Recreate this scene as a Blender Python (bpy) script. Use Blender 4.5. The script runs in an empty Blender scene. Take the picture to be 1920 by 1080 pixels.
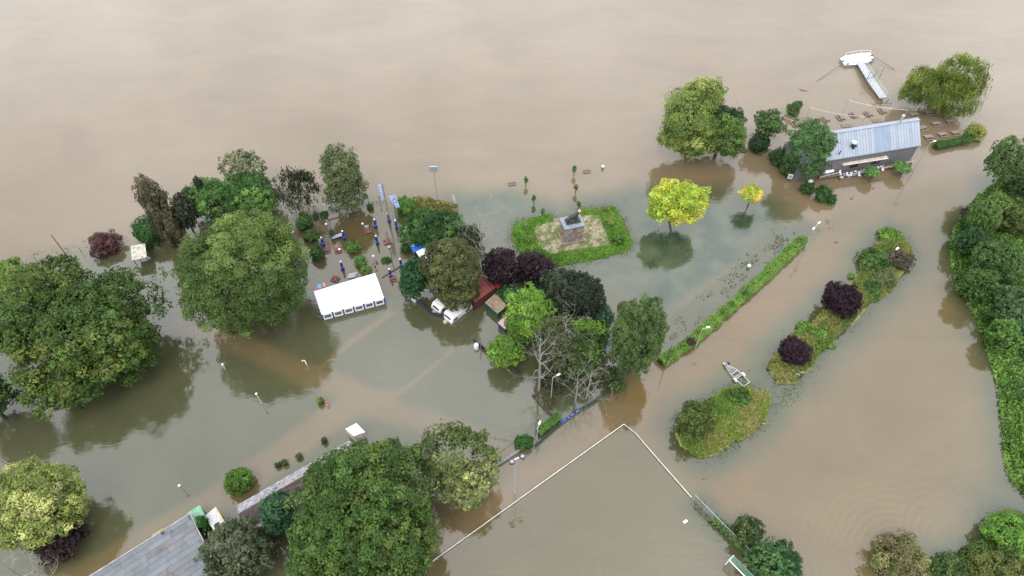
import bpy, math, random
import numpy as np
from mathutils import Vector, Matrix

R_ = math.radians
PI = math.pi
sc = bpy.context.scene
COL = sc.collection
random.seed(7)

# ------------------------------------------------------------------ camera
H = 108.0                       # drone height above the flood, metres
FPX = 1280.0                    # focal length in photo pixels (24 mm on a 36 mm frame)
PITCH = math.atan2(FPX, 1041.0)  # angle below the horizon
cam_d = bpy.data.cameras.new("camera")
cam_d.sensor_width = 36.0
cam_d.lens = 24.0
cam_d.clip_start = 0.5
cam_d.clip_end = 9000.0
cam = bpy.data.objects.new("camera", cam_d)
COL.objects.link(cam)
cam.location = (0, 0, H)
cam.rotation_euler = (PI / 2 - PITCH, 0, 0)
sc.camera = cam

# ------------------------------------------------------------------ sky, sun, exposure
SUN_EL, SUN_ROT = R_(58), R_(200)
world = bpy.data.worlds.new("World")
sc.world = world
world.use_nodes = True
wn, wl = world.node_tree.nodes, world.node_tree.links
wn.clear()
w_out = wn.new("ShaderNodeOutputWorld")
w_bg = wn.new("ShaderNodeBackground")
w_bg.inputs["Strength"].default_value = 0.1
w_sky = wn.new("ShaderNodeTexSky")
w_sky.sky_type = 'NISHITA'
w_sky.sun_disc = False
w_sky.sun_elevation = SUN_EL
w_sky.sun_rotation = SUN_ROT
w_tc = wn.new("ShaderNodeTexCoord")
w_no = wn.new("ShaderNodeTexNoise")
w_no.inputs["Scale"].default_value = 3.2
w_no.inputs["Detail"].default_value = 5.0
w_no.inputs["Roughness"].default_value = 0.55
w_ramp = wn.new("ShaderNodeValToRGB")
w_ramp.color_ramp.elements[0].position = 0.38
w_ramp.color_ramp.elements[0].color = (15.6, 16.2, 17.2, 1)
w_ramp.color_ramp.elements[1].position = 0.66
w_ramp.color_ramp.elements[1].color = (23.8, 24.2, 25.0, 1)
w_mix = wn.new("ShaderNodeMix")
w_mix.data_type = 'RGBA'
w_mix.inputs["Factor"].default_value = 0.93      # closed cloud cover
wl.new(w_tc.outputs["Generated"], w_no.inputs["Vector"])
wl.new(w_no.outputs["Fac"], w_ramp.inputs["Fac"])
wl.new(w_sky.outputs["Color"], w_mix.inputs[6])
wl.new(w_ramp.outputs["Color"], w_mix.inputs[7])
wl.new(w_mix.outputs[2], w_bg.inputs["Color"])
wl.new(w_bg.outputs["Background"], w_out.inputs["Surface"])

sun_d = bpy.data.lights.new("sun", 'SUN')
sun_d.energy = 1.3
sun_d.angle = R_(25)
sun_d.color = (1.0, 0.96, 0.9)
sun = bpy.data.objects.new("sun", sun_d)
COL.objects.link(sun)
# Nishita: rotation 0 puts the sun at +Y, turning clockwise seen from above
sd_ = Vector((math.sin(SUN_ROT) * math.cos(SUN_EL), math.cos(SUN_ROT) * math.cos(SUN_EL), math.sin(SUN_EL)))
sun.rotation_euler = (-sd_).to_track_quat('-Z', 'Y').to_euler()

sc.view_settings.view_transform = 'Standard'
sc.view_settings.look = 'None'
sc.view_settings.exposure = 0.2
sc.view_settings.gamma = 1.0
sc.view_settings.use_curve_mapping = False
sc.render.engine = 'CYCLES'
sc.cycles.max_bounces = 7
sc.cycles.diffuse_bounces = 3
sc.cycles.glossy_bounces = 3
sc.cycles.transparent_max_bounces = 8
sc.cycles.caustics_reflective = False
sc.cycles.caustics_refractive = False

# ------------------------------------------------------------------ survey: photo point -> place on a level plane
_F = np.array([0, math.cos(PITCH), -math.sin(PITCH)])
_U = np.array([0, math.sin(PITCH), math.cos(PITCH)])


def at(px, py, z=0.0):
    d = _F + np.array([(px - 960) / FPX, 0, 0]) - _U * ((py - 540) / FPX)
    return np.array([0, 0, H]) + (z - H) / d[2] * d


def at2(px, py, z=0.0):
    return at(px, py, z)[:2]


def ppm(p):
    return FPX / float((np.array(p) - [0, 0, H]) @ _F)


def heading(p, q, z=0.0):
    a, b = at(*p, z), at(*q, z)
    return math.atan2(b[1] - a[1], b[0] - a[0])


# ------------------------------------------------------------------ materials
MATS = {}


def lin(c):
    c = np.array(c, float) / 255.0
    return np.where(c <= 0.04045, c / 12.92, ((c + 0.055) / 1.055) ** 2.4)


def mat(name, col, rough=0.7, var=0.15, scale=2.0, metal=0.0, bump=0.0, spec=0.5, col2=None, detail=4.0):
    """A painted / weathered surface: two tones blended by object-space noise, with a little relief."""
    if name in MATS:
        return MATS[name]
    m = bpy.data.materials.new(name)
    m.use_nodes = True
    n, l = m.node_tree.nodes, m.node_tree.links
    b = n["Principled BSDF"]
    b.inputs["Roughness"].default_value = rough
    b.inputs["Metallic"].default_value = metal
    b.inputs["Specular IOR Level"].default_value = spec
    tc = n.new("ShaderNodeTexCoord")
    no = n.new("ShaderNodeTexNoise")
    no.inputs["Scale"].default_value = scale
    no.inputs["Detail"].default_value = detail
    no.inputs["Roughness"].default_value = 0.65
    mx = n.new("ShaderNodeMix")
    mx.data_type = 'RGBA'
    c1 = np.array(col, float)
    c2 = np.array(col2, float) if col2 is not None else np.clip(c1 * (1 - 2 * var), 0, 1)
    mx.inputs[6].default_value = (*np.clip(c1 * (1 + var), 0, 0.95), 1) if col2 is None else (*c1, 1)
    mx.inputs[7].default_value = (*c2, 1)
    rp = n.new("ShaderNodeValToRGB")
    rp.color_ramp.elements[0].position = 0.35
    rp.color_ramp.elements[1].position = 0.68
    l.new(tc.outputs["Object"], no.inputs["Vector"])
    l.new(no.outputs["Fac"], rp.inputs["Fac"])
    l.new(rp.outputs["Color"], mx.inputs["Factor"])
    l.new(mx.outputs[2], b.inputs["Base Color"])
    if bump:
        bp = n.new("ShaderNodeBump")
        bp.inputs["Strength"].default_value = bump
        bp.inputs["Distance"].default_value = 0.05
        l.new(no.outputs["Fac"], bp.inputs["Height"])
        l.new(bp.outputs["Normal"], b.inputs["Normal"])
    MATS[name] = m
    return m


def leaf_mat():
    m = bpy.data.materials.new("leaf")
    m.use_nodes = True
    n, l = m.node_tree.nodes, m.node_tree.links
    b = n["Principled BSDF"]
    b.inputs["Roughness"].default_value = 0.55
    b.inputs["Specular IOR Level"].default_value = 0.25
    at_ = n.new("ShaderNodeAttribute")
    at_.attribute_name = "tint"
    tr = n.new("ShaderNodeBsdfTranslucent")
    br = n.new("ShaderNodeMix")
    br.data_type = 'RGBA'
    br.blend_type = 'MULTIPLY'
    br.inputs["Factor"].default_value = 1.0
    br.inputs[7].default_value = (1.15, 1.2, 0.6, 1)
    mx = n.new("ShaderNodeMixShader")
    mx.inputs[0].default_value = 0.38
    l.new(at_.outputs["Color"], b.inputs["Base Color"])
    l.new(at_.outputs["Color"], br.inputs[6])
    l.new(br.outputs[2], tr.inputs["Color"])
    l.new(b.outputs[0], mx.inputs[1])
    l.new(tr.outputs[0], mx.inputs[2])
    l.new(mx.outputs[0], n["Material Output"].inputs["Surface"])
    return m


LEAF = leaf_mat()
BARK = mat("bark", (0.085, 0.07, 0.052), 0.9, 0.3, 6, bump=0.6)
PALEBARK = mat("pale_bark", (0.25, 0.237, 0.212), 0.85, 0.25, 5, bump=0.4)
WHITE = mat("white_paint", (0.78, 0.78, 0.77), 0.45, 0.05, 1.5)
DIRTYWHITE = mat("dirty_white", (0.68, 0.66, 0.6), 0.7, col2=(0.24, 0.2, 0.16), scale=1.3)
GALV = mat("galvanised_steel", (0.5, 0.52, 0.54), 0.42, 0.12, 5, metal=0.55)
STEEL = mat("grey_steel", (0.26, 0.28, 0.3), 0.5, 0.12, 4, metal=0.3)
DARKSTEEL = mat("dark_steel", (0.045, 0.05, 0.055), 0.5, 0.2, 4)
BLACK = mat("black_rubber", (0.02, 0.02, 0.022), 0.7, 0.2, 8)
GLASS = mat("dark_glass", (0.025, 0.03, 0.036), 0.08, 0.1, 1, spec=0.8)
WOOD = mat("weathered_wood", (0.2, 0.15, 0.115), 0.8, 0.3, 9, bump=0.4)
PALEWOOD = mat("pale_wood", (0.235, 0.185, 0.16), 0.8, 0.22, 9, bump=0.3)
REDWOOD = mat("red_wood", (0.18, 0.065, 0.05), 0.7, 0.25, 7, bump=0.3)
BLUECLOTH = mat("blue_canvas", (0.007, 0.03, 0.27), 0.8, 0.25, 4)
BLUEPAINT = mat("blue_paint", (0.01, 0.1, 0.42), 0.5, 0.2, 2)
LAMPGLASS = mat("opal_glass", (0.6, 0.61, 0.59), 0.25, 0.04, 3)


# ------------------------------------------------------------------ mesh builder
class MB:
    def __init__(s):
        s.v, s.f, s.c = [], [], []
        s.col = None

    def add(s, vs, fs):
        o = len(s.v)
        s.v += [tuple(map(float, p)) for p in vs]
        for f in fs:
            s.f.append(tuple(i + o for i in f))
            s.c.append(s.col)
        return s

    def box(s, c, size, rz=0.0, axes=None):
        """centre, full size, turned by rz, or along three given unit axes"""
        if axes is None:
            ca, sa = math.cos(rz), math.sin(rz)
            axes = (np.array([ca, sa, 0]), np.array([-sa, ca, 0]), np.array([0, 0, 1.0]))
        c = np.array(c, float)
        X, Y, Z = (np.array(a, float) * (size[i] / 2) for i, a in enumerate(axes))
        vs = [c + X * i + Y * j + Z * k for k in (-1, 1) for j in (-1, 1) for i in (-1, 1)]
        return s.add(vs, [(0, 2, 3, 1), (4, 5, 7, 6), (0, 1, 5, 4), (2, 6, 7, 3), (0, 4, 6, 2), (1, 3, 7, 5)])

    def tube(s, pts, rad, n=6, cap=True):
        pts = [np.array(p, float) for p in pts]
        if not hasattr(rad, '__len__'):
            rad = [rad] * len(pts)
        vs, fs = [], []
        ref = None
        for i, p in enumerate(pts):
            d = pts[min(i + 1, len(pts) - 1)] - pts[max(i - 1, 0)]
            d = d / (np.linalg.norm(d) + 1e-9)
            if ref is None:
                ref = np.array([0, 0, 1.0]) if abs(d[2]) < 0.9 else np.array([1.0, 0, 0])
            a = np.cross(d, ref)
            a /= np.linalg.norm(a) + 1e-9
            b = np.cross(d, a)
            for k in range(n):
                t = 2 * PI * k / n
                vs.append(p + (a * math.cos(t) + b * math.sin(t)) * rad[i])
        for i in range(len(pts) - 1):
            for k in range(n):
                k2 = (k + 1) % n
                fs.append((i * n + k, i * n + k2, (i + 1) * n + k2, (i + 1) * n + k))
        if cap:
            fs.append(tuple(range(n))[::-1])
            fs.append(tuple((len(pts) - 1) * n + k for k in range(n)))
        return s.add(vs, fs)

    def prism(s, poly, z0, z1):
        n = len(poly)
        vs = [(p[0], p[1], z0) for p in poly] + [(p[0], p[1], z1) for p in poly]
        fs = [tuple(range(n))[::-1], tuple(range(n, 2 * n))]
        fs += [(i, (i + 1) % n, n + (i + 1) % n, n + i) for i in range(n)]
        return s.add(vs, fs)

    def slab(s, quad, t):
        """a sheet with thickness: four 3-D corners (counter-clockwise from above), thickness t downwards"""
        q = [np.array(p, float) for p in quad]
        nrm = np.cross(q[1] - q[0], q[3] - q[0])
        nrm /= np.linalg.norm(nrm) + 1e-9
        if nrm[2] < 0:
            q = q[::-1]
            nrm = -nrm
        lo = [p - nrm * t for p in q]
        n = len(q)
        return s.add(lo + q, [tuple(range(n))[::-1], tuple(range(n, 2 * n))] + [(i, (i + 1) % n, n + (i + 1) % n, n + i) for i in range(n)])

    def lathe(s, c, prof, n=10):
        """profile of (radius, z) turned about the vertical through c"""
        vs, fs = [], []
        for r, z in prof:
            for k in range(n):
                t = 2 * PI * k / n
                vs.append((c[0] + r * math.cos(t), c[1] + r * math.sin(t), c[2] + z))
        for i in range(len(prof) - 1):
            for k in range(n):
                k2 = (k + 1) % n
                fs.append((i * n + k, i * n + k2, (i + 1) * n + k2, (i + 1) * n + k))
        fs.append(tuple(range(n))[::-1])
        fs.append(tuple((len(prof) - 1) * n + k for k in range(n)))
        return s.add(vs, fs)


ORG = {}


def tag(o, label=None, cat=None, group=None, kind=None):
    if label:
        o["label"] = label
    if cat:
        o["category"] = cat
    if group:
        o["group"] = group
    if kind:
        o["kind"] = kind
    return o


def link(name, me, m, parent=None):
    if m is not None and not me.materials:
        me.materials.append(m)
    o = bpy.data.objects.new(name, me)
    COL.objects.link(o)
    if parent is not None:
        o.parent = parent
        ORG[o.name] = ORG.get(parent.name, np.zeros(3))
    return o


def build(name, mb, m, parent=None, smooth=False, bevel=0.0, label=None, kind=None):
    """ONE mesh object from a builder whose points are in world space (or local to a thing made at the origin)"""
    v = np.array(mb.v, float)
    if parent is not None:
        v = v - ORG.get(parent.name, np.zeros(3))
    me = bpy.data.meshes.new(name)
    me.from_pydata([tuple(p) for p in v], [], mb.f)
    if any(c is not None for c in mb.c):
        a = me.attributes.new("tint", 'FLOAT_COLOR', 'FACE')
        a.data.foreach_set("color", np.array([(*(c if c is not None else (0.5, 0.5, 0.5)), 1.0) for c in mb.c], dtype=np.float32).ravel())
    if smooth:
        me.polygons.foreach_set("use_smooth", [True] * len(me.polygons))
    me.update()
    o = link(name, me, m, parent)
    if label:
        o["label"] = label
    if kind:
        o["kind"] = kind
    if bevel:
        md = o.modifiers.new("bevel", 'BEVEL')
        md.width = bevel
        md.segments = 1
        md.limit_method = 'ANGLE'
    return o


def thing(name, label, cat, loc=(0, 0, 0), group=None):
    o = bpy.data.objects.new(name, None)
    COL.objects.link(o)
    o.empty_display_size = 0.3
    o.location = tuple(map(float, loc))
    ORG[o.name] = np.array(loc, float)
    return tag(o, label, cat, group)


def dup(root, loc, rz=0.0, label=None, group=None, scale=1.0):
    """copy of a thing built at the origin, with copies of its parts and sub-parts"""
    r = root.copy()
    COL.objects.link(r)
    r.location = tuple(map(float, loc))
    r.rotation_euler = (0, 0, rz)
    r.scale = (scale, scale, scale)
    tag(r, label, None, group)
    for ch in list(root.children):
        c = ch.copy()
        COL.objects.link(c)
        c.parent = r
        for g in list(ch.children):
            d = g.copy()
            COL.objects.link(d)
            d.parent = c
    return r


def spread(proto, places):
    """proto was made at the origin: first place takes proto itself, the others copies. places: (xyz, rz, label, group[, scale])"""
    out = []
    for i, pl in enumerate(places):
        loc, rz, lab, grp = pl[:4]
        s = pl[4] if len(pl) > 4 else 1.0
        if i == 0:
            continue
        out.append(dup(proto, loc, rz, lab, grp, s))
    loc, rz, lab, grp = places[0][:4]
    proto.location = tuple(map(float, loc))
    proto.rotation_euler = (0, 0, rz)
    s = places[0][4] if len(places[0]) > 4 else 1.0
    proto.scale = (s, s, s)
    tag(proto, lab, None, grp)
    return [proto] + out


# ------------------------------------------------------------------ numpy helpers for the land
def vnoise(x, y, size, seed):
    g = np.random.default_rng(seed).random((128, 128))
    u, v = x / size, y / size
    i, j = np.floor(u).astype(int), np.floor(v).astype(int)
    fu, fv = u - i, v - j
    fu, fv = fu * fu * (3 - 2 * fu), fv * fv * (3 - 2 * fv)
    i0, i1, j0, j1 = i % 128, (i + 1) % 128, j % 128, (j + 1) % 128
    return (g[i0, j0] * (1 - fu) + g[i1, j0] * fu) * (1 - fv) + (g[i0, j1] * (1 - fu) + g[i1, j1] * fu) * fv


def fbm(x, y, size, seed, n=4):
    t, a, tot = 0, 1.0, 0
    for k in range(n):
        t = t + a * vnoise(x, y, size / 2 ** k, seed + 11 * k)
        tot += a
        a *= 0.55
    return t / tot * 2 - 1


def sdist(poly, X, Y):
    """signed distance to a ground polygon, positive inside"""
    P = np.array(poly)
    d = np.full(X.shape, 1e9)
    ins = np.zeros(X.shape, bool)
    n = len(P)
    for i in range(n):
        a, b = P[i], P[(i + 1) % n]
        e = b - a
        t = np.clip(((X - a[0]) * e[0] + (Y - a[1]) * e[1]) / (e @ e + 1e-9), 0, 1)
        d = np.minimum(d, np.hypot(X - a[0] - t * e[0], Y - a[1] - t * e[1]))
        c = (a[1] > Y) != (b[1] > Y)
        with np.errstate(divide='ignore', invalid='ignore'):
            xi = (b[0] - a[0]) * (Y - a[1]) / (b[1] - a[1] + 1e-12) + a[0]
        ins ^= c & (X < xi)
    return np.where(ins, d, -d)


def sm(d, w):
    t = np.clip(d / w + 0.5, 0, 1)
    return t * t * (3 - 2 * t)


def gpoly(pts):
    return [at2(*p) for p in pts]


def strip_poly(pts, w):
    """a path: centre line in photo points, width in metres"""
    P = [at2(*p) for p in pts]
    L, Rr = [], []
    for i, p in enumerate(P):
        d = P[min(i + 1, len(P) - 1)] - P[max(i - 1, 0)]
        d = d / np.linalg.norm(d)
        nrm = np.array([-d[1], d[0]])
        L.append(p + nrm * w / 2)
        Rr.append(p - nrm * w / 2)
    return L + Rr[::-1]
# ------------------------------------------------------------------ the land under and above the flood
MEADOW = gpoly([(-120, 505), (0, 498), (130, 478), (200, 468), (290, 458), (420, 425), (510, 408), (720, 372), (840, 362), (960, 352),
                (1010, 372), (1035, 405), (1090, 398), (1110, 370), (1180, 345), (1240, 352), (1330, 345), (1440, 350), (1500, 385), (1475, 425), (1230, 600),
                (1225, 690), (1130, 745), (1000, 850), (880, 905), (800, 1000), (780, 1120), (-120, 1120)])
PATHS = [strip_poly([(335, 590), (430, 635), (560, 695), (650, 730), (745, 775), (870, 815), (985, 862)], 4.6),
         strip_poly([(60, 1135), (200, 1060), (400, 945), (560, 830), (660, 755), (740, 760)], 5.6),
         strip_poly([(735, 585), (660, 640), (600, 690)], 1.3),
         strip_poly([(850, 655), (795, 700), (730, 752)], 0.8),
         strip_poly([(1500, 428), (1400, 500), (1300, 572), (1225, 640)], 4.0)]
LAWN = gpoly([(840, 372), (960, 366), (1040, 420), (1100, 405), (1185, 360), (1250, 372), (1430, 385), (1470, 400), (1440, 445), (1330, 528), (1215, 612), (1190, 560), (1120, 520), (1030, 505), (960, 480), (930, 420)])
GARDEN = gpoly([(505, 425), (600, 398), (740, 385), (800, 460), (770, 520), (730, 560), (620, 520), (540, 500)])
ROAD = gpoly([(1500, 470), (1560, 400), (1800, 330), (1830, 420), (1780, 520), (1850, 640), (1920, 960), (1700, 1120), (1400, 1120), (1310, 950), (1180, 800),
              (1180, 745), (1260, 690), (1400, 590)])
SAND = [strip_poly([(1195, 760), (1320, 675), (1440, 570), (1560, 470)], 5.0),
        gpoly([(1175, 740), (1250, 700), (1290, 860), (1420, 870), (1440, 930), (1340, 960), (1260, 880)])]
PITCH_G = gpoly([(780, 1120), (818, 1047), (1170, 795), (1195, 815), (1295, 932), (1440, 1120)])
ISLE_STATUE = gpoly([(957, 440), (966, 418), (1000, 408), (1030, 401), (1040, 413), (1086, 404), (1086, 394), (1150, 387), (1168, 410), (1185, 455), (1172, 473),
                     (1075, 495), (1035, 500), (990, 492), (968, 470)])
GRAVEL = gpoly([(998, 428), (1042, 411), (1088, 404), (1122, 404), (1132, 425), (1147, 455), (1150, 464), (1090, 472), (1030, 482), (1005, 464)])
ISLE_NEAR = gpoly([(1276, 780), (1330, 748), (1370, 728), (1400, 722), (1440, 737), (1447, 762), (1430, 792), (1395, 818), (1350, 853), (1312, 862), (1275, 838), (1265, 808)])
ISLE_LONG = gpoly([(1435, 690), (1450, 662), (1485, 625), (1520, 600), (1560, 570), (1600, 522), (1612, 490), (1648, 445), (1672, 430), (1692, 436), (1712, 470), (1700, 508),
                   (1668, 545), (1640, 572), (1600, 612), (1560, 652), (1520, 690), (1488, 720), (1455, 720)])
LINK = gpoly([(1400, 715), (1440, 690), (1490, 715), (1500, 720), (1460, 770), (1380, 840), (1350, 880), (1310, 870), (1430, 760)])
HEDGEBED = strip_poly([(1235, 645), (1330, 565), (1420, 490), (1520, 415)], 6.5)
BANK = gpoly([(1852, 355), (1800, 430), (1790, 470), (1800, 530), (1832, 585), (1862, 660), (1885, 740), (1895, 850), (1905, 905), (1960, 960), (2500, 1000), (2500, 300), (1930, 300)])
CORNER = gpoly([(1860, 960), (1840, 1010), (1790, 1045), (1700, 1075), (1680, 1130), (2300, 1130), (2300, 1000), (1920, 962)])
RIM = strip_poly([(1296, 932), (1350, 990), (1420, 1050), (1470, 1100)], 5.0)
TREEBED = gpoly([(1010, 690), (1120, 660), (1170, 700), (1120, 745), (1040, 795), (985, 845), (960, 830), (1040, 765)])


def axis_coords(lo, hi, step, outer_lo, outer_hi):
    return np.array(outer_lo + list(np.arange(lo, hi + 1e-6, step)) + outer_hi)


STEP = 0.68
gx = axis_coords(-172, 172, STEP, [-4000, -1800, -800, -420, -260, -200], [200, 260, 420, 800, 1800, 4000])
gy = axis_coords(20, 205, STEP, [-1500, -600, -250, -100, -40, 0], [230, 290, 420, 800, 1800, 4500])
GX, GY = np.meshgrid(gx, gy)


def land(X, Y):
    """ground height, ground colour, water colour at points"""
    n1, n2, n3 = fbm(X, Y, 14, 3), fbm(X, Y, 3.2, 21, 3), fbm(X, Y, 45, 5)
    z = np.full(X.shape, -3.2)
    gc = np.empty(X.shape + (3,))
    gc[:] = (0.16, 0.12, 0.075)
    wc = np.empty(X.shape + (3,))
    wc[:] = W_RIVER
    # far water paler: distant haze and sky reflection painted into its colour
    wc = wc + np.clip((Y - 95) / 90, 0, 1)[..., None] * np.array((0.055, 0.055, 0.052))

    def lerp(a, b, t):
        return a + (np.array(b) - a) * t[..., None]

    def zl(tz, t):
        nonlocal z
        z = z + (tz - z) * t
    grass = np.stack([0.055 + 0.02 * n2, 0.085 + 0.02 * n2, 0.02 + 0.0 * n2], -1)
    t = sm(sdist(MEADOW, X, Y) + 2.0 * n1, 9.0)
    zl(-0.55 + 0.18 * n1 + 0.2 * n2, t)
    gc = gc + (grass - gc) * t[..., None]
    wc = lerp(wc, W_MEADOW, t)
    wc = wc * (1 + 0.10 * n3 * t)[..., None]
    t = sm(sdist(LAWN, X, Y) + 2.5 * n1, 7.0)
    mott = 0.5 + 0.5 * np.clip(fbm(X, Y, 3.6, 91, 4) * 2.8, -1, 1)
    zl(-0.36 + 0.22 * (mott - 0.5) * 1.2 + 0.1 * n2, t)
    gc = gc + (np.stack([0.11 + 0.03 * n2, 0.155 + 0.04 * n2, 0.05 + 0 * n2], -1) - gc) * t[..., None]
    lw = np.array(W_LAWN_A) + (np.array(W_LAWN_B) - np.array(W_LAWN_A)) * mott[..., None]
    wc = wc + (lw - wc) * (t * 0.9)[..., None]
    t = sm(sdist(ROAD, X, Y), 6.0)
    zl(-0.9, t)
    wc = lerp(wc, W_ROAD, t)
    for p, w in zip(PATHS, (2.6, 2.2, 0.9, 0.7, 2.0)):
        t = sm(sdist(p, X, Y) + 0.3 * n2, w) * 0.95
        zl(-0.75, t)
        gc = lerp(gc, (0.24, 0.18, 0.11), t)
        wc = lerp(wc, W_PATH, t)
    t = sm(sdist(GARDEN, X, Y) + n2, 4.0) * 0.8
    zl(-0.8, t)
    wc = lerp(wc, W_GARDEN, t)
    for p in SAND:
        t = sm(sdist(p, X, Y) + n2, 4.0) * 0.7
        wc = lerp(wc, W_SAND, t)
    t = sm(sdist(PITCH_G, X, Y), 2.0)
    zl(-0.85, t)
    wc = lerp(wc, W_PITCH, t)
    for p, zz, w in ((HEDGEBED, -0.34, 3.0), (LINK, -0.22, 3.0), (RIM, -0.3, 3.0), (TREEBED, -0.3, 4.0)):
        t = sm(sdist(p, X, Y) + 0.6 * n2, w)
        zl(zz + 0.16 * n2, t)
        gc = gc + (grass * 0.9 - gc) * t[..., None]
        wc = lerp(wc, W_SHALLOW, t * 0.8)
    for k, p in enumerate((ISLE_STATUE, ISLE_NEAR, ISLE_LONG, BANK, CORNER)):
        d = sdist(p, X, Y) + (0.45 if k == 0 else 0.9) * n2 + (0, 0.8, 0.35, 0.8, 0.8)[k] * n1 - (0, 0.7, 0.7, 0, 0)[k]
        zi = np.where(d > 0, 0.45 * (1 - np.exp(-d / 0.9)), 0.16 * d) + np.where(d > 0, 0.06 * n2, 0)
        if k >= 3:
            zi = zi + np.clip(d - 2, 0, 30) * 0.05
        t = sm(d + 2.2, 4.0)
        g = grass * (1.15, 1.7, 1.7, 1.15, 1.15)[k]
        if k in (1, 2):
            straw = np.clip(0.5 + 1.4 * n1, 0, 1)[..., None]
            g = g * (1 - straw) + np.array((0.24, 0.21, 0.095)) * straw
        if k == 0:
            tg = sm(sdist(GRAVEL, X, Y) + 0.5 * n2, 1.2)[..., None]
            speck = (vnoise(X, Y, 0.9, 77) > 0.55)[..., None] * 0.7
            g = g * (1 - tg * (1 - speck)) + np.array((0.29, 0.24, 0.17)) * tg * (1 - speck)
        gc = gc + (g - gc) * t[..., None]
        wc = lerp(wc, W_SHALLOW, sm(d + 4.0, 6.0) * 0.8)
        z = np.maximum(z, zi)
    return z, np.clip(gc, 0.004, 1), np.clip(wc, 0.01, 1)


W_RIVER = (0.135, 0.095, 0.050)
W_MEADOW = (0.071, 0.072, 0.037)
W_LAWN_A = (0.068, 0.080, 0.050)
W_LAWN_B = (0.030, 0.056, 0.033)
W_ROAD = (0.122, 0.090, 0.042)
W_PATH = (0.122, 0.092, 0.046)
W_GARDEN = (0.075, 0.055, 0.024)
W_SAND = (0.135, 0.088, 0.036)
W_PITCH = (0.088, 0.072, 0.032)
W_SHALLOW = (0.060, 0.070, 0.036)

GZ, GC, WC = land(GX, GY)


def ground_z(x, y):
    return float(land(np.array([[x]]), np.array([[y]]))[0][0, 0])


def sheet(name, Z, cols, extra, m):
    ny, nx = GX.shape
    V = np.stack([GX, GY, Z], -1).reshape(-1, 3).astype(np.float32)
    idx = np.arange(nx * ny).reshape(ny, nx)
    Fq = np.stack([idx[:-1, :-1], idx[:-1, 1:], idx[1:, 1:], idx[1:, :-1]], -1).reshape(-1)
    nf = (nx - 1) * (ny - 1)
    me = bpy.data.meshes.new(name)
    me.vertices.add(len(V))
    me.vertices.foreach_set("co", V.ravel())
    me.loops.add(nf * 4)
    me.loops.foreach_set("vertex_index", Fq.astype(np.int32))
    me.polygons.add(nf)
    me.polygons.foreach_set("loop_start", np.arange(0, nf * 4, 4, dtype=np.int32))
    me.polygons.foreach_set("use_smooth", np.ones(nf, bool))
    me.update(calc_edges=True)
    a = me.attributes.new("tint", 'FLOAT_COLOR', 'POINT')
    a.data.foreach_set("color", np.concatenate([cols.reshape(-1, 3), np.ones((nx * ny, 1))], 1).astype(np.float32).ravel())
    if extra is not None:
        a = me.attributes.new("clear", 'FLOAT', 'POINT')
        a.data.foreach_set("value", extra.ravel().astype(np.float32))
    o = link(name, me, m)
    o["kind"] = "structure"
    return o


def ground_mat():
    m = bpy.data.materials.new("ground")
    m.use_nodes = True
    n, l = m.node_tree.nodes, m.node_tree.links
    b = n["Principled BSDF"]
    b.inputs["Roughness"].default_value = 0.9
    b.inputs["Specular IOR Level"].default_value = 0.15
    a = n.new("ShaderNodeAttribute")
    a.attribute_name = "tint"
    g = n.new("ShaderNodeNewGeometry")
    no = n.new("ShaderNodeTexNoise")
    no.inputs["Scale"].default_value = 1.6
    no.inputs["Detail"].default_value = 6
    no.inputs["Roughness"].default_value = 0.75
    mr = n.new("ShaderNodeMapRange")
    mr.inputs["From Min"].default_value = 0.3
    mr.inputs["From Max"].default_value = 0.7
    mr.inputs["To Min"].default_value = 0.55
    mr.inputs["To Max"].default_value = 1.45
    vm = n.new("ShaderNodeVectorMath")
    vm.operation = 'SCALE'
    bp = n.new("ShaderNodeBump")
    bp.inputs["Strength"].default_value = 0.7
    bp.inputs["Distance"].default_value = 0.2
    l.new(g.outputs["Position"], no.inputs["Vector"])
    l.new(no.outputs["Fac"], mr.inputs["Value"])
    l.new(a.outputs["Color"], vm.inputs[0])
    l.new(mr.outputs[0], vm.inputs["Scale"])
    l.new(vm.outputs[0], b.inputs["Base Color"])
    l.new(no.outputs["Fac"], bp.inputs["Height"])
    l.new(bp.outputs["Normal"], b.inputs["Normal"])
    return m


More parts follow.
